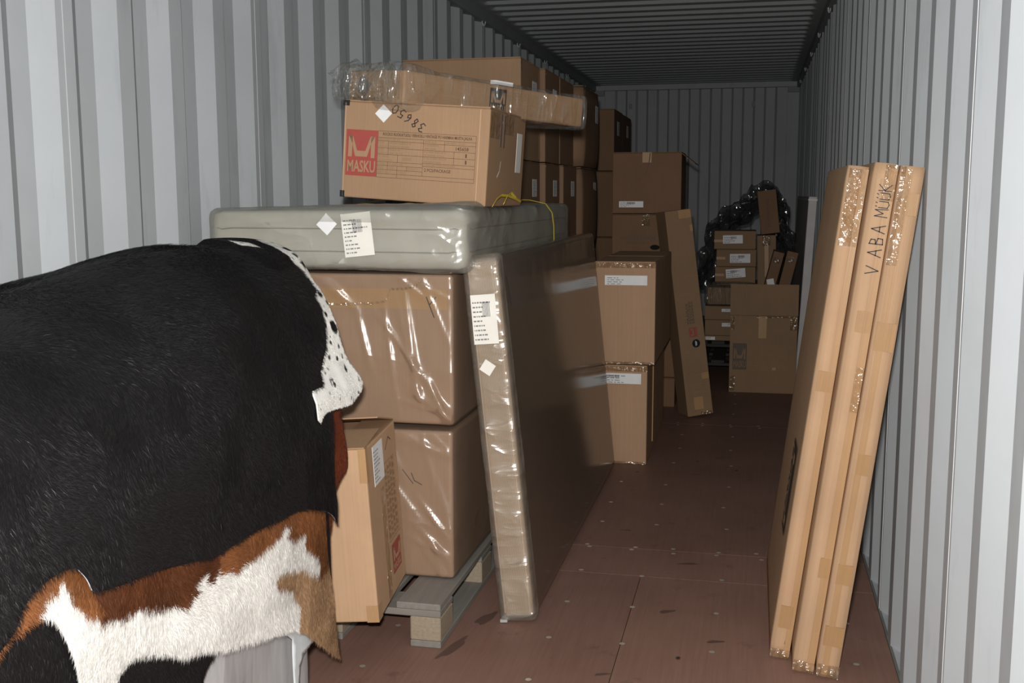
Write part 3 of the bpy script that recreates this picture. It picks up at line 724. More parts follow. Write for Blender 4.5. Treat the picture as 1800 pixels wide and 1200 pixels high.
for k in range(5):
    a = .215+k*.035; fr.rect(mb, a, a+.0015, .17, .42)
for b in (.17, .25, .33, .42): fr.rect(mb, .215, .36, b, b+.0015)
rs = random.Random(2)
for k in range(4):
    a = .222+k*.035; b = .18
    while b < .41:
        l = rs.uniform(.008, .02); fr.rect(mb, a, a+.008, b, b+l); fr.rect(mb, a+.014, a+.020, b, b+l*.7); b += l+.006
mb.build('printed_table', 'ink_faint', sc)
mb = MB(); fr.stroke(mb, [(.25, .46), (.30, .49), (.33, .475)], .003); mb.build('pen_mark', 'marker', sc)

# ------------------------------------------------------------------ three flat cartons leaning on the right wall
def lean_board(label, x0, ynear, length, thick, hh, lean, seed, mat='card_light'):
    root = thing('flat_carton', label, 'carton', T(x0+thick/2, ynear+length/2, thick/2*math.sin(lean)+.0005) @ Ry(lean), 'flat cartons leaning on the right wall')
    soft_box('body', mat, root, thick, length, hh, .045, .006, lambda V: .002*(fbm(V*np.array([3, 3, 5]), seed)-.5)*np.where(np.abs(V[:, 1]) > length/2-.002, 1, .3))
    fc = Face(root, 'front', thick, length, hh, .0022)
    return root, fc, Face(root, 'right', thick, length, hh, .0022), Face(root, 'left', thick, length, hh, .003)
rs = random.Random(12)
def board_tapes(fc, th, hh, seed, strip, patches):
    mb = MB(); fc.slab(mb, strip[0], strip[1], .01, hh-.01, .0026); mb.build('tape', 'tape_tan', fc.p)
    for (b0, b1, a0, a1) in patches:
        mb = MB(); fc.slab(mb, a0, a1, b0, b1, .0034); mb.build('tape_patch', 'tape_kraft', fc.p)
lean = R(6.8)
b1_, fc, fr, fl_ = lean_board('flat brown carton nearest the aisle, leaning on the right wall, stacked logo on its side', 1.955, 3.237, .90, .060, 1.50, lean, 1)
board_tapes(fc, .06, 1.5, 1, (.040, .058), [(.10, .17, .012, .050), (.84, .90, .010, .055)])
mb = MB(); fc.slab(mb, .006, .056, 1.27, 1.49, .004); mb.build('clear_tape', 'tape_clear', b1_)
mb = MB(); fc.slab(mb, .002, .058, .002, .030, .004); mb.build('clear_tape', 'tape_clear', b1_)
mb = MB(); fc.stroke(mb, [(.042, .13), (.044, .09), (.040, .05)], .003); mb.build('tear', 'ink_black', b1_)
o = MB(); fl_.rect(o, .56, .73, .33, .62); lo = o.build('logo', 'ink_black', b1_)
o = MB()
f3 = fl_; f3.text(o, 'MASKU', .575, .64, .345, .605, rot=90, c=.004, bold=.01); f3.poly(o, [(.66, .36), (.715, .36), (.715, .39), (.66, .39)], .0045); f3.poly(o, [(.66, .56), (.715, .56), (.715, .59), (.66, .59)], .0045); f3.poly(o, [(.66, .39), (.675, .39), (.675, .56), (.66, .56)], .0045)
o.build('lettering', 'card_light', lo)
b2_, fc, fr, _ = lean_board('flat brown carton in the middle of the leaning three, with handwriting near its top', 2.019, 3.150, .90, .063, 1.505, lean, 2)
board_tapes(fc, .064, 1.5, 2, (.040, .062), [(1.03, 1.09, .018, .062), (.30, .36, .03, .062), (1.40, 1.46, .010, .060)])
fc.e = .0046
mb = MB(); fc.hand(mb, 'V', .054, 1.195, .034, R(90), .0028, 1); fc.hand(mb, 'ABA', .054, 1.243, .036, R(90), .0028, .92); mb.build('handwriting', 'marker', b2_)
mb = MB(); fc.hand(mb, 'MUUK', .054, 1.354, .034, R(90), .0024, .68); mb.build('handwriting', 'marker', b2_)
mb = MB(); fc.slab(mb, .030, .062, 1.40, 1.50, .004); mb.build('clear_tape', 'tape_clear', b2_)
mb = MB(); fc.slab(mb, .040, .062, .80, .93, .004); mb.build('clear_tape', 'tape_clear', b2_)
mb = MB(); fc.slab(mb, .002, .062, .002, .035, .004); mb.build('clear_tape', 'tape_clear', b2_)
b3_, fc, fr, _ = lean_board('flat brown carton closest to the right wall, with several tape patches', 2.0865, 3.127, .90, .064, 1.495, lean, 3)
board_tapes(fc, .066, 1.5, 3, (.014, .032), [(.29, .35, .012, .055), (.62, .68, .016, .050), (.98, 1.06, .006, .059), (.10, .16, .006, .058), (1.36, 1.42, .020, .058)])
mb = MB(); fc.slab(mb, .002, .03, 1.22, 1.49, .004); mb.build('clear_tape', 'tape_clear', b3_)
mb = MB(); fc.slab(mb, .002, .064, .002, .040, .004); mb.build('clear_tape', 'tape_clear', b3_)

# ------------------------------------------------------------------ aisle stack: two tall cartons in clear film
for (x0, x1, z0, z1, lab, lx, seed) in ((1.05, 1.352, 0, .530, 'lower of the two tall cartons behind the bed panel, barcode label at its top', (.045, .270, .43, .485), 31),
                                       (1.07, 1.388, .533, 1.072, 'upper of the two tall cartons behind the bed panel, wide white label', (.055, .275, .415, .465), 32)):
    root, w, d, h = carton('tall_carton', lab, x0, x1, 5.555, 6.62, z0, z1, 'card_pink', 'tall cartons stacked at the aisle')
    fc = Face(root, 'front', w, d, h); fc.label(*lx, seed, 0, 'paper', z0 == 0)
    mb = MB(); fc.slab(mb, .002, w-.002, h-.035, h-.010, .0016); mb.build('clear_tape', 'tape_clear', root)
    mb = MB(); fc.slab(mb, .002, w-.002, .001, .014, .0014); mb.build('clear_tape', 'tape_clear', root)
    if z0 == 0:
        mb = MB(); mb.box(w/2+.001, w/2+.007, -d/2+.30, -d/2+.34, .06, h-.03); mb.build('loose_strip', 'tape_kraft', root)

# ------------------------------------------------------------------ stack of square cartons behind, the upper two in view
zz = [(0, .200), (.202, .560), (.562, .920), (.922, 1.287), (1.289, 1.690)]
labs = ['lowest flat carton of the square stack behind the tall aisle cartons', 'second carton from the floor in the square stack behind the tall cartons', 'third carton from the floor in the square stack behind the tall cartons',
        'carton with faint printed lettering and an oval hand hole, under the top carton', 'square carton with a white label and open side flap, on top of its stack']
for k, (z0, z1) in enumerate(zz):
    x1 = 1.405 if k == 4 else 1.385
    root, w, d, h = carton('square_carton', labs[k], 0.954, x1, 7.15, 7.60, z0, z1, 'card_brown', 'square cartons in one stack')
    fc = Face(root, 'front', w, d, h)
    if k == 4:
        fc.label(.045, .205, .040, .080, 35, 0, 'paper', True)
        mb = MB(); fc.slab(mb, w/2-.03, w/2+.03, h-.07, h-.004, .0012); mb.build('tape', 'tape_tan', root)
        mb = MB(); fc.stroke(mb, [(w/2+.02, h-.01), (w/2+.015, h-.06), (w/2-.005, h-.14)], .004); mb.build('crease_mark', 'ink_grey', root)
        flap('side_flap', 'card_brown', root, (w/2, 0, h-.01), (0, 1, 0), (1, 0, 0), .11, d-.02, R(-38))
    if k == 3:
        mb = MB(); fc.text(mb, 'VENTURE DESIGN', .055, .285, .195, .222); fc.text(mb, 'IDEAS & INTERIOR', .095, .245, .168, .182); mb.build('printed_lettering', 'ink_grey', root)
        mb = MB(); fc.poly(mb, [(.285+.032*math.cos(t), .145+.017*math.sin(t)) for t in np.linspace(0, 2*math.pi, 17)[:-1]]); mb.build('hand_hole', 'hole_black', root)
        mb = MB(); fc.slab(mb, .20, .25, h-.08, h-.004, .0012); mb.build('clear_tape', 'tape_clear', root)

# ------------------------------------------------------------------ back rows of cartons along the left wall
tier = ['bottom tier', 'second tier', 'third tier', 'top tier']; colw = ['first', 'second', 'third', 'fourth']
zr = [(0, .52), (.522, 1.055), (1.057, 1.583), (1.586, 2.078)]
cols = [(5.22, 5.70, .15, .752, .752), (5.72, 6.15, .10, .778, .776), (6.17, 6.64, .12, .797, .776), (6.66, 7.33, .12, .822, .832)]
for ci, (ya, yb, x0, xlow, xup) in enumerate(cols):
    for ti, (z0, z1) in enumerate(zr):
        x1 = xup if ti == 3 else xlow
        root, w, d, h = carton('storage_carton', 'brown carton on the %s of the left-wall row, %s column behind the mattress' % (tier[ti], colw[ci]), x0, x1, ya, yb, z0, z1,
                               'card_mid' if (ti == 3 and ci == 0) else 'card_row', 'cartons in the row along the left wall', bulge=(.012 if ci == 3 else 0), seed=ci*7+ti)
        fr = Face(root, 'right', w, d, h, .013 if ci == 3 else .0012)
        if ci == 3: fr.map = (lambda om: (lambda a, b, c: om(a, b, c+.009)))(fr.map)
        fr.label(d-.20, d-.09, h-.18 if ti < 3 else h-.20, h-.09, ci*5+ti, 0, 'paper', False)
        if ti == 3 and ci == 0:
            fr.tape(d-.035, d-.005, .01, h-.02, 'tape_tan')
        if ti == 3 and ci == 2: fr.tape(.01, .02, .10, h-.1, 'tape_clear')
        if ti >= 2: fr.tape(.004, .03, h-.07, h-.01, 'tape_clear', 'clear_tape')
for ti, (z0, z1) in enumerate([(0, .54), (.542, 1.075), (1.077, 1.597), (1.60, 2.085)]):
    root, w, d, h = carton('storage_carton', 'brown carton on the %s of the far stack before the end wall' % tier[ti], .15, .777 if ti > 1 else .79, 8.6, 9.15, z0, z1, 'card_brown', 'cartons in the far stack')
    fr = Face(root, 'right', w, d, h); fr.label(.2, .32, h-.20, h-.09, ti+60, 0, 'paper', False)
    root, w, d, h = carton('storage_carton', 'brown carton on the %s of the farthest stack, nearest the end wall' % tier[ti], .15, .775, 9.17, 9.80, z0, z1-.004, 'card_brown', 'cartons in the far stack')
    fr = Face(root, 'right', w, d, h); fr.label(.3, .42, h-.18, h-.08, ti+70, 0, 'paper', False)

# ------------------------------------------------------------------ tall narrow carton leaning over the aisle
w, d, h = .170, .20, 1.31
lc = thing('narrow_carton', 'tall narrow carton with red logo and black dot, leaning left over the aisle', 'carton', T(1.538, 6.93, .012) @ Ry(R(-7.4)) @ Rz(R(22)))
bevel_box('body', 'card_dull', lc, -w/2, w/2, -d/2, d/2, 0, h, .005)
fc = Face(lc, 'front', w, d, h)
for (b0, b1, a0, a1) in ((h-.055, h-.002, .085, .165), (.04, .12, .05, .11), (.23, .27, .12, .165), (h-.14, h-.10, .15, .168)): fc.tape(a0, a1, b0, b1, 'tape_tan')
for b in (1.245, .885, .78, .63, .41, .26, .20, .15): mb = MB(); fc.slab(mb, .03, w-.005, b, b+.003, .0012); mb.build('crease_line', 'ink_faint', lc)
mb = MB(); fc.slab(mb, .09, .16, .003, .022, .0016); mb.build('clear_tape', 'tape_clear', lc)
o = MB(); fc.rect(o, .070, .122, .505, .565); lo = o.build('logo', 'ink_red', lc); o = MB()
fc.text(o, 'MASKU', .108, .118, .510, .560, rot=90, c=.0016); fc.poly(o, [(.077, .512), (.100, .512), (.100, .522), (.077, .522)], .0016); fc.poly(o, [(.077, .548), (.100, .548), (.100, .558), (.077, .558)], .0016); fc.poly(o, [(.090, .522), (.100, .522), (.100, .548), (.090, .548)], .0016)
o.build('lettering', 'card_dull', lo)
mb = MB(); fc.poly(mb, [(.107+.026*math.cos(t), .462+.026*math.sin(t)) for t in np.linspace(0, 2*math.pi, 25)[:-1]]); dot = mb.build('round_sticker', 'sticker_black', lc)
mb = MB(); fc.rect(mb, .102, .106, .446, .478, .0018); fc.rect(mb, .109, .112, .450, .474, .0018); mb.build('sticker_print', 'paper', dot)
mb = MB(); rs = random.Random(5)
for k in range(5):
    a = .065+k*.010; b = .59
    while b < .72:
        l = rs.uniform(.008, .02); fc.rect(mb, a, a+.006, b, b+l); b += l+.005
mb.build('printed_table', 'ink_grey', lc)

# ------------------------------------------------------------------ open carton with its front flap standing up
w, d, h = .466, .46, .555
oc = thing('open_carton', 'open carton with dark logo print, its front flap standing up', 'carton', T(1.958, 7.81+d/2, 0) @ Rz(R(.5)))
t = .006; mb = MB()
mb.box(-w/2, w/2, -d/2, -d/2+t, 0, h); mb.box(-w/2, w/2, d/2-t, d/2, 0, h); mb.box(-w/2, -w/2+t, -d/2+t, d/2-t, 0, h); mb.box(w/2-t, w/2, -d/2+t, d/2-t, 0, h); mb.box(-w/2+t, w/2-t, -d/2+t, d/2-t, 0, .008)
mb.build('body', 'card_dull', oc)
flap('front_flap', 'card_dull', oc, (0, -d/2+.002, h+.002), (1, 0, 0), (0, 1, 0), .222, w+.006, R(87))
flap('back_flap', 'card_dull', oc, (0, d/2-.002, h+.002), (-1, 0, 0), (0, -1, 0), .20, w-.006, R(60))
fc = Face(oc, 'front', w, d, h)
fc.logo(.022, .165, .098, .190, 'ink_grey', 'card_dull'); fc.table(.125, .160, .312, .185, 'ink_faint', 10, None, 9)
fc.tape(w/2-.035, w/2+.02, h-.16, h-.002, 'tape_tan')
mb = MB(); fc.slab(mb, .30, .325, .166, .186, .0018); mb.build('sticker', 'tape_tan', oc)
for (a0, a1, b0, b1) in ((.004, .03, h-.10, h-.01), (w-.05, w-.004, h-.10, h-.01), (.004, .04, .01, .12), (w*.4, w-.01, h-.014, h-.002)): fc.tape(a0, a1, b0, b1, 'tape_clear', 'clear_tape')

# ------------------------------------------------------------------ pile of small parcels at the far right
make_pallet('lower of two wooden pallets under the parcels behind the open carton', (1.80, 8.96, 0), 0, 'pallets under the far parcels', ('pallet_shaded',)*3)
make_pallet('upper of two wooden pallets under the parcels behind the open carton', (1.80, 8.97, .1445), 0, 'pallets under the far parcels', ('pallet_shaded',)*3)
def flatpack(label, x0, x1, y0, y1, z0, z1, mat='card_dull', lab=None, name='flat_parcel', group='parcels piled behind the open carton'):
    root, w, d, h = carton(name, label, x0, x1, y0, y1, z0, z1, mat, group, cat='parcel', flaps=False)
    fc = Face(root, 'front', w, d, h)
    if lab: fc.label(*lab, int(z0*1000), R(lab_rot.get(round(z0, 3), 0)), 'paper', True)
    return root, fc, w, d, h
lab_rot = {.716: 5, .848: 1, .984: 1.5}
flatpack('thin board at the bottom of the flat parcels, white label on its left', 1.512, 2.20, 8.40, 9.30, .290, .330, lab=(.01, .09, .006, .030))
flatpack('lower flat brown parcel under the film-wrapped bundle', 1.522, 2.16, 8.40, 9.20, .340-.009, .452, lab=(.13, .24, .070, .098))
flatpack('upper flat brown parcel under the film-wrapped bundle', 1.518, 2.16, 8.40, 9.20, .4535, .560, lab=(.13, .24, .062, .085))
root, fc, w, d, h = flatpack('grey bundle in shiny clear film on the flat parcels', 1.538, 1.885, 8.37, 8.62, .574, .706, 'card_dull', name='wrapped_bundle')
soft_box('stretch_film', 'film_stretch', root, w+.02, d+.02, h+.014, .02, .02, creases(120, .018, (8, 34), 5, .003, 2), .0)
flatpack('carton supporting the three labelled parcels, mostly hidden', 1.60, 2.15, 8.66, 9.10, .5615, .714, name='small_parcel')
for k, (z0, z1, xo) in enumerate(((.716, .846, .0), (.848, .982, .008), (.984, 1.128, -.012))):
    root, fc, w, d, h = flatpack('%s of the three stacked small cartons with white labels' % ['lowest', 'middle', 'top'][k], 1.582+xo, 1.895+xo*.3, 8.66, 9.0, z0, z1,
                                 lab=((.085, .235, .045, .115), (.105, .262, .030, .100), (.068, .205, .045, .115))[k] if k != 2 else (.068, .220, .045, .110), name='small_parcel')
    mb = MB(); fc.slab(mb, .0, .07, .055, .075, .001); mb.build('tape', 'tape_kraft', root)
def tilted(name, label, x0, y0, z0, w, d, h, ang, mat='card_brown', yaw=0):
    root = thing(name, label, 'parcel', T(x0+w/2, y0+d/2, z0) @ Ry(ang) @ Rz(yaw), 'parcels piled behind the open carton')
    bevel_box('body', mat, root, -w/2, w/2, -d/2, d/2, 0, h, .004); return root, Face(root, 'front', w, d, h)
root, fc = tilted('upright_parcel', 'upright narrow parcel with clear tape, right of the three labelled cartons', 1.912, 8.56, .7180, .142, .30, .380, R(-2.0), 'card_dull')
mb = MB(); fc.slab(mb, .04, .10, .30, .378, .0014); mb.build('clear_tape', 'tape_clear', root)
mb = MB(); fc.slab(mb, .055, .085, .06, .30, .0012); mb.build('tape', 'tape_tan', root)
root, fc = tilted('upright_parcel', 'tall parcel standing highest in the pile, faint lettering up its side', 1.930, 8.62, 1.110, .142, .26, .335, R(-7), 'card_brown')
mb = MB(); fc.text(mb, 'FURNITURE', .055, .080, .05, .27, rot=90); mb.build('printed_lettering', 'ink_grey', root)
root, fc = tilted('slanted_parcel', 'left of the two slanted narrow parcels, with a white diamond label', 1.925, 8.27, .572, .078, .26, .425, R(13.5))
mb = MB(); fc.slab(mb, .010, .062, .165, .217, .0014, R(25)); mb.build('paper_label', 'paper', root)
mb = MB(); fc.slab(mb, .01, .06, .34, .38, .0014); mb.build('clear_tape', 'tape_clear', root)
root, fc = tilted('slanted_parcel', 'right of the two slanted narrow parcels, without a label', 2.030, 8.27, .572, .082, .26, .425, R(12.5))
mb = MB(); fc.slab(mb, .01, .06, .35, .385, .0014); mb.build('clear_tape', 'tape_clear', root)

# crumpled dark film arching over the pile
arch = [(1.40, .62), (1.42, .80), (1.44, .98), (1.50, 1.17), (1.60, 1.27), (1.75, 1.37), (1.87, 1.47), (1.95, 1.51), (2.06, 1.48), (2.13, 1.35), (2.16, 1.18), (2.19, 1.04), (2.22, .88)]
ts = np.linspace(0, len(arch)-1, 110); ax_ = np.interp(ts, range(len(arch)), [p[0] for p in arch]); az_ = np.interp(ts, range(len(arch)), [p[1] for p in arch])
nv = 34; V = []; Fc = []
for i in range(110):
    for j in range(nv):
        v = j/(nv-1); V.append((ax_[i]+(1.86-ax_[i])*.42*v**.8, 9.04+.38*v, az_[i]-(.30*v**.8)*max(0, (az_[i]-.75))*1.2))
V = np.array(V); q = np.stack([fbm(V*11, 5), fbm(V*11, 25), fbm(V*11, 45)], 1)-.5; q2 = 1-np.abs(2*vnoise(V*np.array([22, 12, 22]), 9)-1)
V = V + q*.11 + np.array([0, -.7, .4])*(q2[:, None]**3)*.045
V[:, 0] = np.minimum(V[:, 0], 2.27)
for i in range(109):
    for j in range(nv-1): Fc.append((i*nv+j, (i+1)*nv+j, (i+1)*nv+j+1, i*nv+j+1))
me = bpy.data.meshes.new('crumpled_film'); me.from_pydata(V.tolist(), [], Fc); me.update()
tag(link('crumpled_film', me, 'film_dark', None, True), 'crumpled dark plastic film arching over the far parcels', 'plastic film')

# white panel leaning on the right wall
w, d, h = .062, 2.1, 1.39
wp = thing('white_panel', 'long white panel leaning on the right wall behind the open carton', 'panel', T(2.236, 8.3+d/2, .005) @ Ry(R(2.4)))
bevel_box('panel_body', 'foam_white', wp, -w/2, w/2, -d/2, d/2, 0, h, .006)
for z in (.02, h-.03): mb = MB(); mb.box(-w/2-.002, w/2+.002, -d/2-.002, d/2+.002, z, z+.012); mb.build('edge_band', 'paper', wp)

# ------------------------------------------------------------------ cowhides draped over a wrapped load
PRF = [(.03, .80), (.035, 1.0), (.06, 1.12), (.15, 1.215), (.3, 1.28), (.45, 1.30), (.57, 1.285), (.68, 1.24), (.755, 1.16), (.8, 1.06), (.825, .95), (.825, .75), (.815, .5), (.80, .25), (.795, .05)]
pp = np.array(PRF)
for _ in range(3):
    a = pp[:-1]*.75+pp[1:]*.25; b = pp[:-1]*.25+pp[1:]*.75; q = np.empty((2*len(a), 2)); q[0::2] = a; q[1::2] = b; pp = np.vstack([pp[:1], q, pp[-1:]])
seg = np.r_[0, np.cumsum(np.hypot(*np.diff(pp, axis=0).T))]; TMAX = float(seg[-1])
def S0(y, t):
    x = np.interp(t, seg, pp[:, 0]); z = np.interp(t, seg, pp[:, 1])
    dd = np.minimum(.105*np.clip(2.65-y, 0, None)**1.7, .11); z = z-dd*np.clip((z-.2), 0, 1)
    return np.stack([x, y+0*x, z], -1)
def frame(y, t):
    e = .004; p = S0(y, t); dt = S0(y, t+e)-S0(y, t-e); dy = S0(y+e, t)-S0(y-e, t)
    dt /= np.linalg.norm(dt, axis=-1)[..., None]; dy /= np.linalg.norm(dy, axis=-1)[..., None]
    n = np.cross(dt, dy); n *= np.sign(n[..., :1]*.9+n[..., 2:]*.5+1e-9); n /= np.linalg.norm(n, axis=-1)[..., None]
    return p, dt, dy, n
def SH(y, t, off, fold, seed):
    p, dt, dy, n = frame(y, t)
    g = np.clip((t-.75)/.5, 0.12, 1)
    f = fold*g*(fbm(np.stack([y*5.5+.6*np.sin(t*3), t*1.1, 0*y+seed], -1), seed, 3)-.35) + fold*.5*(1-g)*(fbm(np.stack([y*2.5, t*9, 0*y+3], -1), seed+5, 2)-.4)
    f = f - .040 - .008*np.clip((1.0-t)/.35, 0, 1)
    return p+n*(off+f)[..., None], dt, dy, n
def inside(P, poly):
    x, y = P[:, 0], P[:, 1]; r = np.zeros(len(P), bool); px = np.array(poly); qx = np.roll(px, -1, 0)
    for (x0, y0), (x1, y1) in zip(px, qx):
        c = ((y0 > y) != (y1 > y)) & (x < (x1-x0)*(y-y0)/(y1-y0+1e-12)+x0); r ^= c
    return r
def densify(poly, st):
    out = []
    for (a, b) in zip(poly, poly[1:]+poly[:1]):
        n = max(1, int(math.dist(a, b)/st)); out += [(a[0]+(b[0]-a[0])*k/n, a[1]+(b[1]-a[1])*k/n) for k in range(n)]
    return out
def smooth_poly(poly, n=1):
    p = np.array(poly)
    for _ in range(n):
        a = p*.8+np.roll(p, -1, 0)*.2; b = p*.2+np.roll(p, -1, 0)*.8; q = np.empty((2*len(p), 2)); q[0::2] = a; q[1::2] = b; p = q
    return [tuple(k) for k in p]
def hide(name, label, poly, off, colour, nf, flen, step=.014, fold=.03, seed=1, fw_=.0007, lay=.28, lift=None, group='cowhides draped over the wrapped load', back='hide_edge', thick=.003):
    poly = densify(smooth_poly(poly), step); y0, t0 = np.min(poly, 0); y1, t1 = np.max(poly, 0)
    gy, gt = np.meshgrid(np.arange(y0, y1, step), np.arange(t0, t1, step)); G = np.stack([gy.ravel(), gt.ravel()], 1)
    G += (np.random.RandomState(seed).rand(*G.shape)-.5)*step*.4; G = G[inside(G, poly)]
    pa = np.array(poly); keep = np.array([np.min((pa[:, 0]-g[0])**2+(pa[:, 1]-g[1])**2) > (step*.5)**2 for g in G]); G = G[keep]
    vin = [Vector(p) for p in poly]+[Vector(p) for p in G]; n = len(poly)
    vo, eo, fo, *_ = geometry.delaunay_2d_cdt(vin, [(i, (i+1) % n) for i in range(n)], [tuple(range(n))], 1, 1e-6)
    P2 = np.array([tuple(v) for v in vo]); tri = [f for f in fo if len(f) == 3]
    offv = np.full(len(P2), off) if lift is None else off+lift(P2)
    P3, dt, dy, nn = SH(P2[:, 0], P2[:, 1], offv, fold, 4)
    tr = np.array(tri); a, b, c = P3[tr[:, 0]], P3[tr[:, 1]], P3[tr[:, 2]]; cr = np.cross(b-a, c-a)
    flip = (cr*nn[tr[:, 0]]).sum(1) < 0; tr[flip] = tr[flip][:, ::-1]
    root = thing(name, label, 'cowhide', T(.78, float((y0+y1)/2), float(P3[:, 2].min())), group); base = np.array(root.location)
    me = bpy.data.meshes.new('hide'); me.from_pydata((P3-base).tolist(), [], tr.tolist()); me.update()
    col = np.ones((len(P2), 4)); col[:, :3] = colour(P2, 0); at = me.color_attributes.new('Col', 'FLOAT_COLOR', 'POINT'); at.data.foreach_set('color', col.ravel())
    o = link('hide', me, ['hide_skin', back], root, True)
    so = o.modifiers.new('thick', 'SOLIDIFY'); so.thickness = thick; so.offset = -1; so.material_offset_rim = 1; so.material_offset = 1
    # fur
    ar = np.linalg.norm(cr, axis=1); rs = np.random.RandomState(seed+1); ti = rs.choice(len(tr), nf, p=ar/ar.sum())
    u, v = rs.rand(nf), rs.rand(nf); sw = u+v > 1; u[sw], v[sw] = 1-u[sw], 1-v[sw]
    Q = P2[tr[ti, 0]]*(1-u-v)[:, None]+P2[tr[ti, 1]]*u[:, None]+P2[tr[ti, 2]]*v[:, None]
    ov = np.full(nf, off) if lift is None else off+lift(Q)
    p, dt, dy, nn = SH(Q[:, 0], Q[:, 1], ov, fold, 4)
    ang = (fbm(np.stack([Q[:, 0]*6, Q[:, 1]*5, 0*u+seed], -1), seed+3, 3)-.5)*4.2+rs.randn(nf)*.25
    tl = lay*(.6+.8*rs.rand(nf))+.25*(fbm(np.stack([Q[:, 0]*16, Q[:, 1]*10, 0*u], -1), seed+8, 2)-.5)
    dr = dt*np.cos(ang)[:, None]+dy*np.sin(ang)[:, None]; sd = np.cross(dr, nn); sd += nn*(rs.randn(nf)*.35)[:, None]; sd /= np.linalg.norm(sd, axis=1)[:, None]
    ln = flen*(.6+.7*rs.rand(nf)); w0 = fw_*(.7+.6*rs.rand(nf))
    d1 = dr*np.cos(tl)[:, None]+nn*np.sin(tl)[:, None]; d2 = dr*np.cos(tl*.3)[:, None]+nn*np.sin(tl*.3)[:, None]
    m1 = p+d1*(ln*.5)[:, None]; tip = m1+d2*(ln*.5)[:, None]
    VV = np.stack([p-sd*w0[:, None]/2, p+sd*w0[:, None]/2, m1+sd*w0[:, None]*.4, m1-sd*w0[:, None]*.4, tip], 1)-base
    me = bpy.data.meshes.new('fur'); me.vertices.add(nf*5); me.vertices.foreach_set('co', VV.ravel())
    k = np.arange(nf)[:, None]*5; L3 = np.concatenate([k+np.array([0, 1, 2, 3]), k+np.array([3, 2, 4])], 1).ravel()
    me.loops.add(nf*7); me.loops.foreach_set('vertex_index', L3.astype(np.int32))
    me.polygons.add(nf*2); st = (np.arange(nf)[:, None]*7+np.array([0, 4])).ravel(); me.polygons.foreach_set('loop_start', st.astype(np.int32))
    me.update(calc_edges=True); me.validate()
    cc = np.ones((nf, 5, 4)); c3 = colour(Q, 1, rs)*(.75+.5*rs.rand(nf))[:, None]; cc[:, :, :3] = c3[:, None, :]
    at = me.color_attributes.new('Col', 'FLOAT_COLOR', 'POINT'); at.data.foreach_set('color', cc.ravel())
    f = link('fur', me, 'fur', root); f['kind'] = 'stuff'
    return root

BLK = np.array([.0075, .0070, .0075])
def black(P, m, rs=None): return np.tile(BLK, (len(P), 1))
low_black = [(1.10, 1.50), (1.24, 1.47), (1.295, 1.441), (1.315, 1.426), (1.34, 1.386), (1.385, 1.371), (1.455, 1.376), (1.48, 1.386), (1.505, 1.416), (1.52, 1.45), (1.565, 1.46), (1.645, 1.47), (1.69, 1.485), (1.795, 1.52), (1.85, 1.535), (1.91, 1.56), (2.07, 1.575), (2.21, 1.594), (2.295, 1.599), (2.38, 1.619), (2.5, 1.664), (2.54, 1.689), (2.57, 1.723), (2.57, 1.674), (2.55, 1.604), (2.545, 1.51), (2.55, 1.43), (2.50, 1.35), (2.49, 1.305), (2.52, 1.277), (2.555, 1.248), (2.575, 1.21), (2.588, 1.185), (2.605, 1.15), (2.598, 1.12), (2.635, 1.105), (2.63, 1.07), (2.645, 1.03), (2.638, 1.0), (2.650, .95), (2.62, .935), (2.56, .925), (2.515, .90), (2.49, .84), (2.50, .60), (2.48, .46), (2.4, .40), (1.8, .38), (1.10, .40)]
low_bw = [(1.12, 1.25), (1.15, 1.50), (1.285, 1.47), (1.295, 1.465), (1.32, 1.446), (1.36, 1.446), (1.39, 1.441), (1.425, 1.455), (1.445, 1.485), (1.465, 1.525), (1.485, 1.575), (1.49, 1.609), (1.505, 1.70), (1.56, 1.72), (1.6, 1.669), (1.625, 1.644), (1.66, 1.649), (1.735, 1.684), (1.79, 1.718), (1.83, 1.748), (1.89, 1.763), (2.015, 1.823), (2.125, 1.857), (2.22, 1.882), (2.38, 1.937), (2.52, 2.036), (2.575, 2.076), (2.685, 2.155), (2.675, 2.135), (2.645, 2.046), (2.61, 1.932), (2.555, 1.798), (2.54, 1.718), (2.515, 1.60), (2.45, 1.42), (2.0, 1.30), (1.6, 1.24)]
bw_white = [(1.39, 1.441), (1.39, 1.436), (1.41, 1.416), (1.445, 1.421), (1.455, 1.396), (1.48, 1.45), (1.515, 1.5), (1.54, 1.505), (1.56, 1.535), (1.595, 1.535), (1.62, 1.55), (1.67, 1.555), (1.75, 1.599), (1.785, 1.609), (1.83, 1.639), (1.855, 1.624), (1.885, 1.629), (1.87, 1.599), (1.905, 1.599), (1.915, 1.624), (1.945, 1.634), (1.95, 1.614), (2.045, 1.654), (2.115, 1.654), (2.18, 1.659), (2.255, 1.649), (2.29, 1.634), (2.32, 1.649), (2.3, 1.664), (2.35, 1.694), (2.415, 1.699), (2.41, 1.733), (2.485, 1.783), (2.51, 1.813), (2.505, 1.842), (2.4, 1.783), (2.33, 1.763), (2.255, 1.738), (2.235, 1.748), (2.26, 1.783), (2.345, 1.823), (2.39, 1.887), (2.38, 1.97), (2.225, 1.93), (2.015, 1.87), (1.83, 1.80), (1.66, 1.72), (1.6, 1.80), (1.47, 1.75), (1.43, 1.48)]
bw_tan = [(2.23, 1.725), (2.4, 1.77), (2.505, 1.842), (2.60, 1.862), (2.75, 2.20), (2.37, 1.96), (2.38, 1.887), (2.335, 1.823), (2.225, 1.748)]
bw_dark = [(1.54, 1.40), (1.755, 1.47), (1.94, 1.53), (1.955, 1.635), (1.86, 1.66), (1.75, 1.63), (1.565, 1.56)]
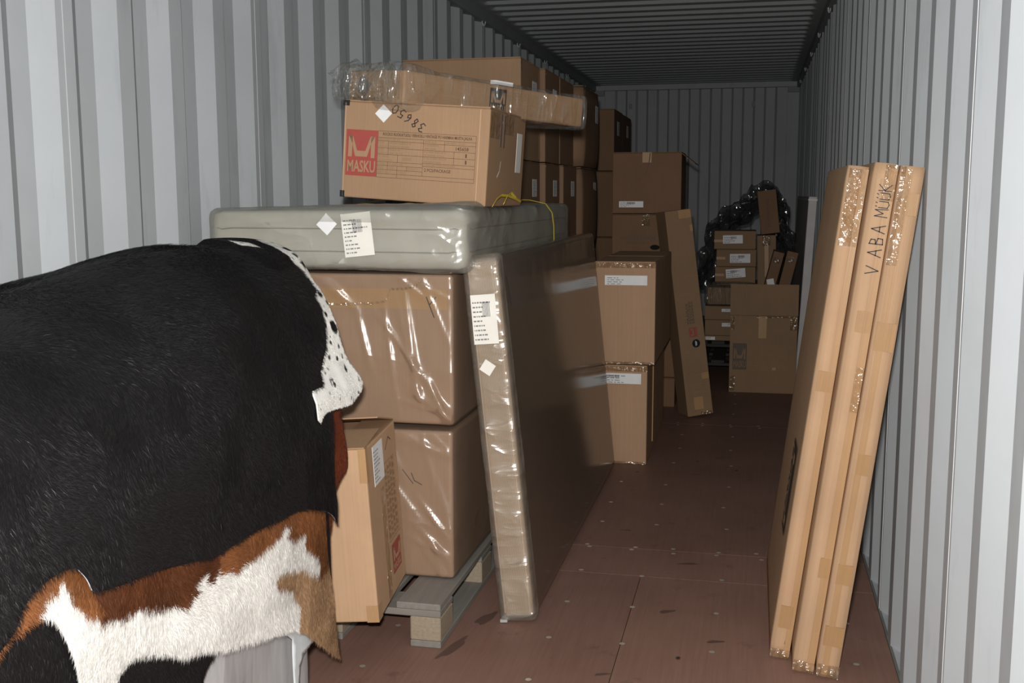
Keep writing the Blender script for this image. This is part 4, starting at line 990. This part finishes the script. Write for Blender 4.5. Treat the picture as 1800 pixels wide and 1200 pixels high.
def wobble(P, m, rs, a):
    return P if not m else P + np.stack([(fbm(P[:, [0, 1, 0]]*40, 3, 2)-.5)*a*2+rs.randn(len(P))*a*.25, (fbm(P[:, [0, 1, 0]]*40, 13, 2)-.5)*a*2+rs.randn(len(P))*a*.6], 1)
def brownwhite(P, m, rs=None):
    q = wobble(P, m, rs, .008); c = np.tile(np.array([.20, .075, .026]), (len(P), 1))
    n = fbm(P[:, [0, 1, 0]]*12, 31, 3)[:, None]; c = c*(.55+.9*n)
    q2 = q+((fbm(P[:, [0, 1, 0]]*14, 8, 2)-.5)*.06)[:, None]
    c[inside(q2, bw_dark)] *= np.array([.42, .36, .36])
    ti = inside(q2, bw_tan); c[ti] = np.array([.40, .245, .135])*(.8+.4*n[ti])
    wi = inside(q, bw_white); c[wi] = np.array([.80, .785, .75])
    gr = np.clip((P[:, 1]-1.9)/.15, 0, 1)[:, None]; return c
spk_poly = [(2.46, 0.80), (2.585, 0.805), (2.675, 0.825), (2.735, 0.88), (2.71, 0.954), (2.685, 1.039), (2.695, 1.093), (2.68, 1.163), (2.67, 1.227), (2.67, 1.267), (2.695, 1.317), (2.725, 1.361), (2.71, 1.396), (2.635, 1.416), (2.545, 1.406), (2.475, 1.401), (2.44, 1.425), (2.432, 1.356), (2.445, 1.30), (2.47, 1.20), (2.49, 1.10), (2.50, 1.0), (2.47, 0.90)]
spk_white = [(2.80, 0.88), (2.80, 1.267), (2.82, 1.371), (2.80, 1.45), (2.44, 1.48), (2.40, 1.376), (2.445, 1.325), (2.48, 1.302), (2.52, 1.277), (2.565, 1.242), (2.59, 1.193), (2.61, 1.148), (2.60, 1.123), (2.64, 1.105), (2.635, 1.07), (2.645, 1.03), (2.64, 1.0), (2.66, 0.949), (2.675, .90), (2.70, .87)]
spk_white2 = [(2.57, 0.855), (2.62, 0.89), (2.60, 0.93), (2.545, 0.90)]
spots = [(2.655, 1.207, .017), (2.67, 1.113, .010), (2.685, 1.138, .007), (2.695, 1.163, .010), (2.64, 1.168, .007), (2.605, 1.242, .006), (2.65, 1.257, .006), (2.655, 1.322, .009), (2.56, 1.346, .007), (2.58, 1.277, .006), (2.62, 1.287, .007), (2.66, 1.287, .005), (2.61, 1.193, .008), (2.70, .959, .012), (2.685, .989, .008), (2.69, 1.02, .010), (2.675, 1.232, .006), (2.70, 1.188, .006), (2.535, 1.312, .004), (2.695, 1.391, .004), (2.64, 1.396, .004), (2.66, 1.07, .010), (2.63, 1.09, .006)]
def speckled(P, m, rs=None):
    q = wobble(P, m, rs, .004); c = np.tile(BLK, (len(P), 1)); wi = inside(q, spk_white) | inside(q, spk_white2); c[wi] = np.array([.80, .79, .755])
    q = wobble(P, m, rs, .0015)
    for (y, t, r) in spots: c[((q[:, 0]-y)**2+(q[:, 1]-t)**2*.8) < r*r] = BLK
    sp = vnoise(np.stack([q[:, 0]*75, q[:, 1]*75, 0*q[:, 0]], -1), 77); c[(sp > .90) & wi] = np.array([.16, .14, .13])
    return c
def rust(P, m, rs=None):
    n = fbm(P[:, [0, 1, 0]]*9, 5, 3)[:, None]; return np.array([.155, .034, .013])*(.7+.7*n)
def pale(P, m, rs=None): return np.tile(np.array([.70, .75, .77]), (len(P), 1))

ld = thing('wrapped_load', 'load wrapped in milky plastic under the cowhides', 'wrapped load', T(.405, 1.86, 0))
bevel_box('core', 'card_dull', ld, -.315, .300, -.68, .70, .0, .90, .02, 2)
soft_box('plastic_film', 'film_milky', ld, .68, 1.44, .94, .04, .05, creases(66, .018, (2, 10), 4, -.004, 3), 0)
fl_l = lambda P: .012*np.clip((P[:, 1]-1.25)/.2, 0, 1)
hide('cowhide', 'plain rust-red cowhide showing at the far edge of the pile', [(2.30, 1.20), (2.66, 1.30), (2.70, 1.416), (2.725, 1.49), (2.765, 1.575), (2.77, 1.629), (2.71, 1.645), (2.68, 1.665), (2.66, 1.69), (2.65, 1.778), (2.60, 1.80), (2.40, 1.70), (2.25, 1.4)], .000, rust, 26000, .008, .014, .012, 5)
hide('cowhide', 'pale hide showing only its white edges below the brown and white one', [(2.205, 1.80), (2.225, 1.897), (2.395, 1.960), (2.40, 2.026), (2.418, 2.15), (2.437, 2.15), (2.447, 2.046), (2.525, 2.035), (2.635, 2.035), (2.675, 2.105), (2.70, 2.108), (2.695, 2.071), (2.655, 1.996), (2.625, 1.932), (2.55, 1.75), (2.235, 1.70)], .006, pale, 500, .004, .016, .012, 6, back='hide_under')
hide('cowhide', 'black cowhide underneath, visible at the lower left below the brown and white one', [(1.10, 1.25), (2.50, 1.30), (2.575, 1.60), (2.605, 1.778), (2.632, 1.942), (2.60, 1.952), (2.48, 1.90), (2.0, 1.81), (1.94, 1.832), (1.925, 1.852), (1.905, 1.94), (1.80, 2.0), (1.5, 2.02), (1.10, 1.98)], .014, black, 70000, .012, .016, .012, 7)
hide('cowhide', 'brown and white cowhide hanging out below the large black one', low_bw, .026, brownwhite, 150000, .014, .011, .016, 8, lay=.34)
hide('cowhide', 'large black cowhide covering the top and front of the pile', low_black, 0.038, black, 260000, .014, .014, .045, 9, lay=.34)
hide('cowhide', 'black and white speckled cowhide on the far top corner of the pile', spk_poly, .044, speckled, 80000, .006, .007, .045, 10, fw_=.0007, back='hide_skin', lay=.20, lift=lambda P: -.018+.022*np.clip((P[:, 1]-1.30)/.07, 0, 1)+.022*np.clip((1.07-P[:, 1])/.08, 0, 1)*np.clip((P[:, 0]-2.47)/.07, 0, 1))
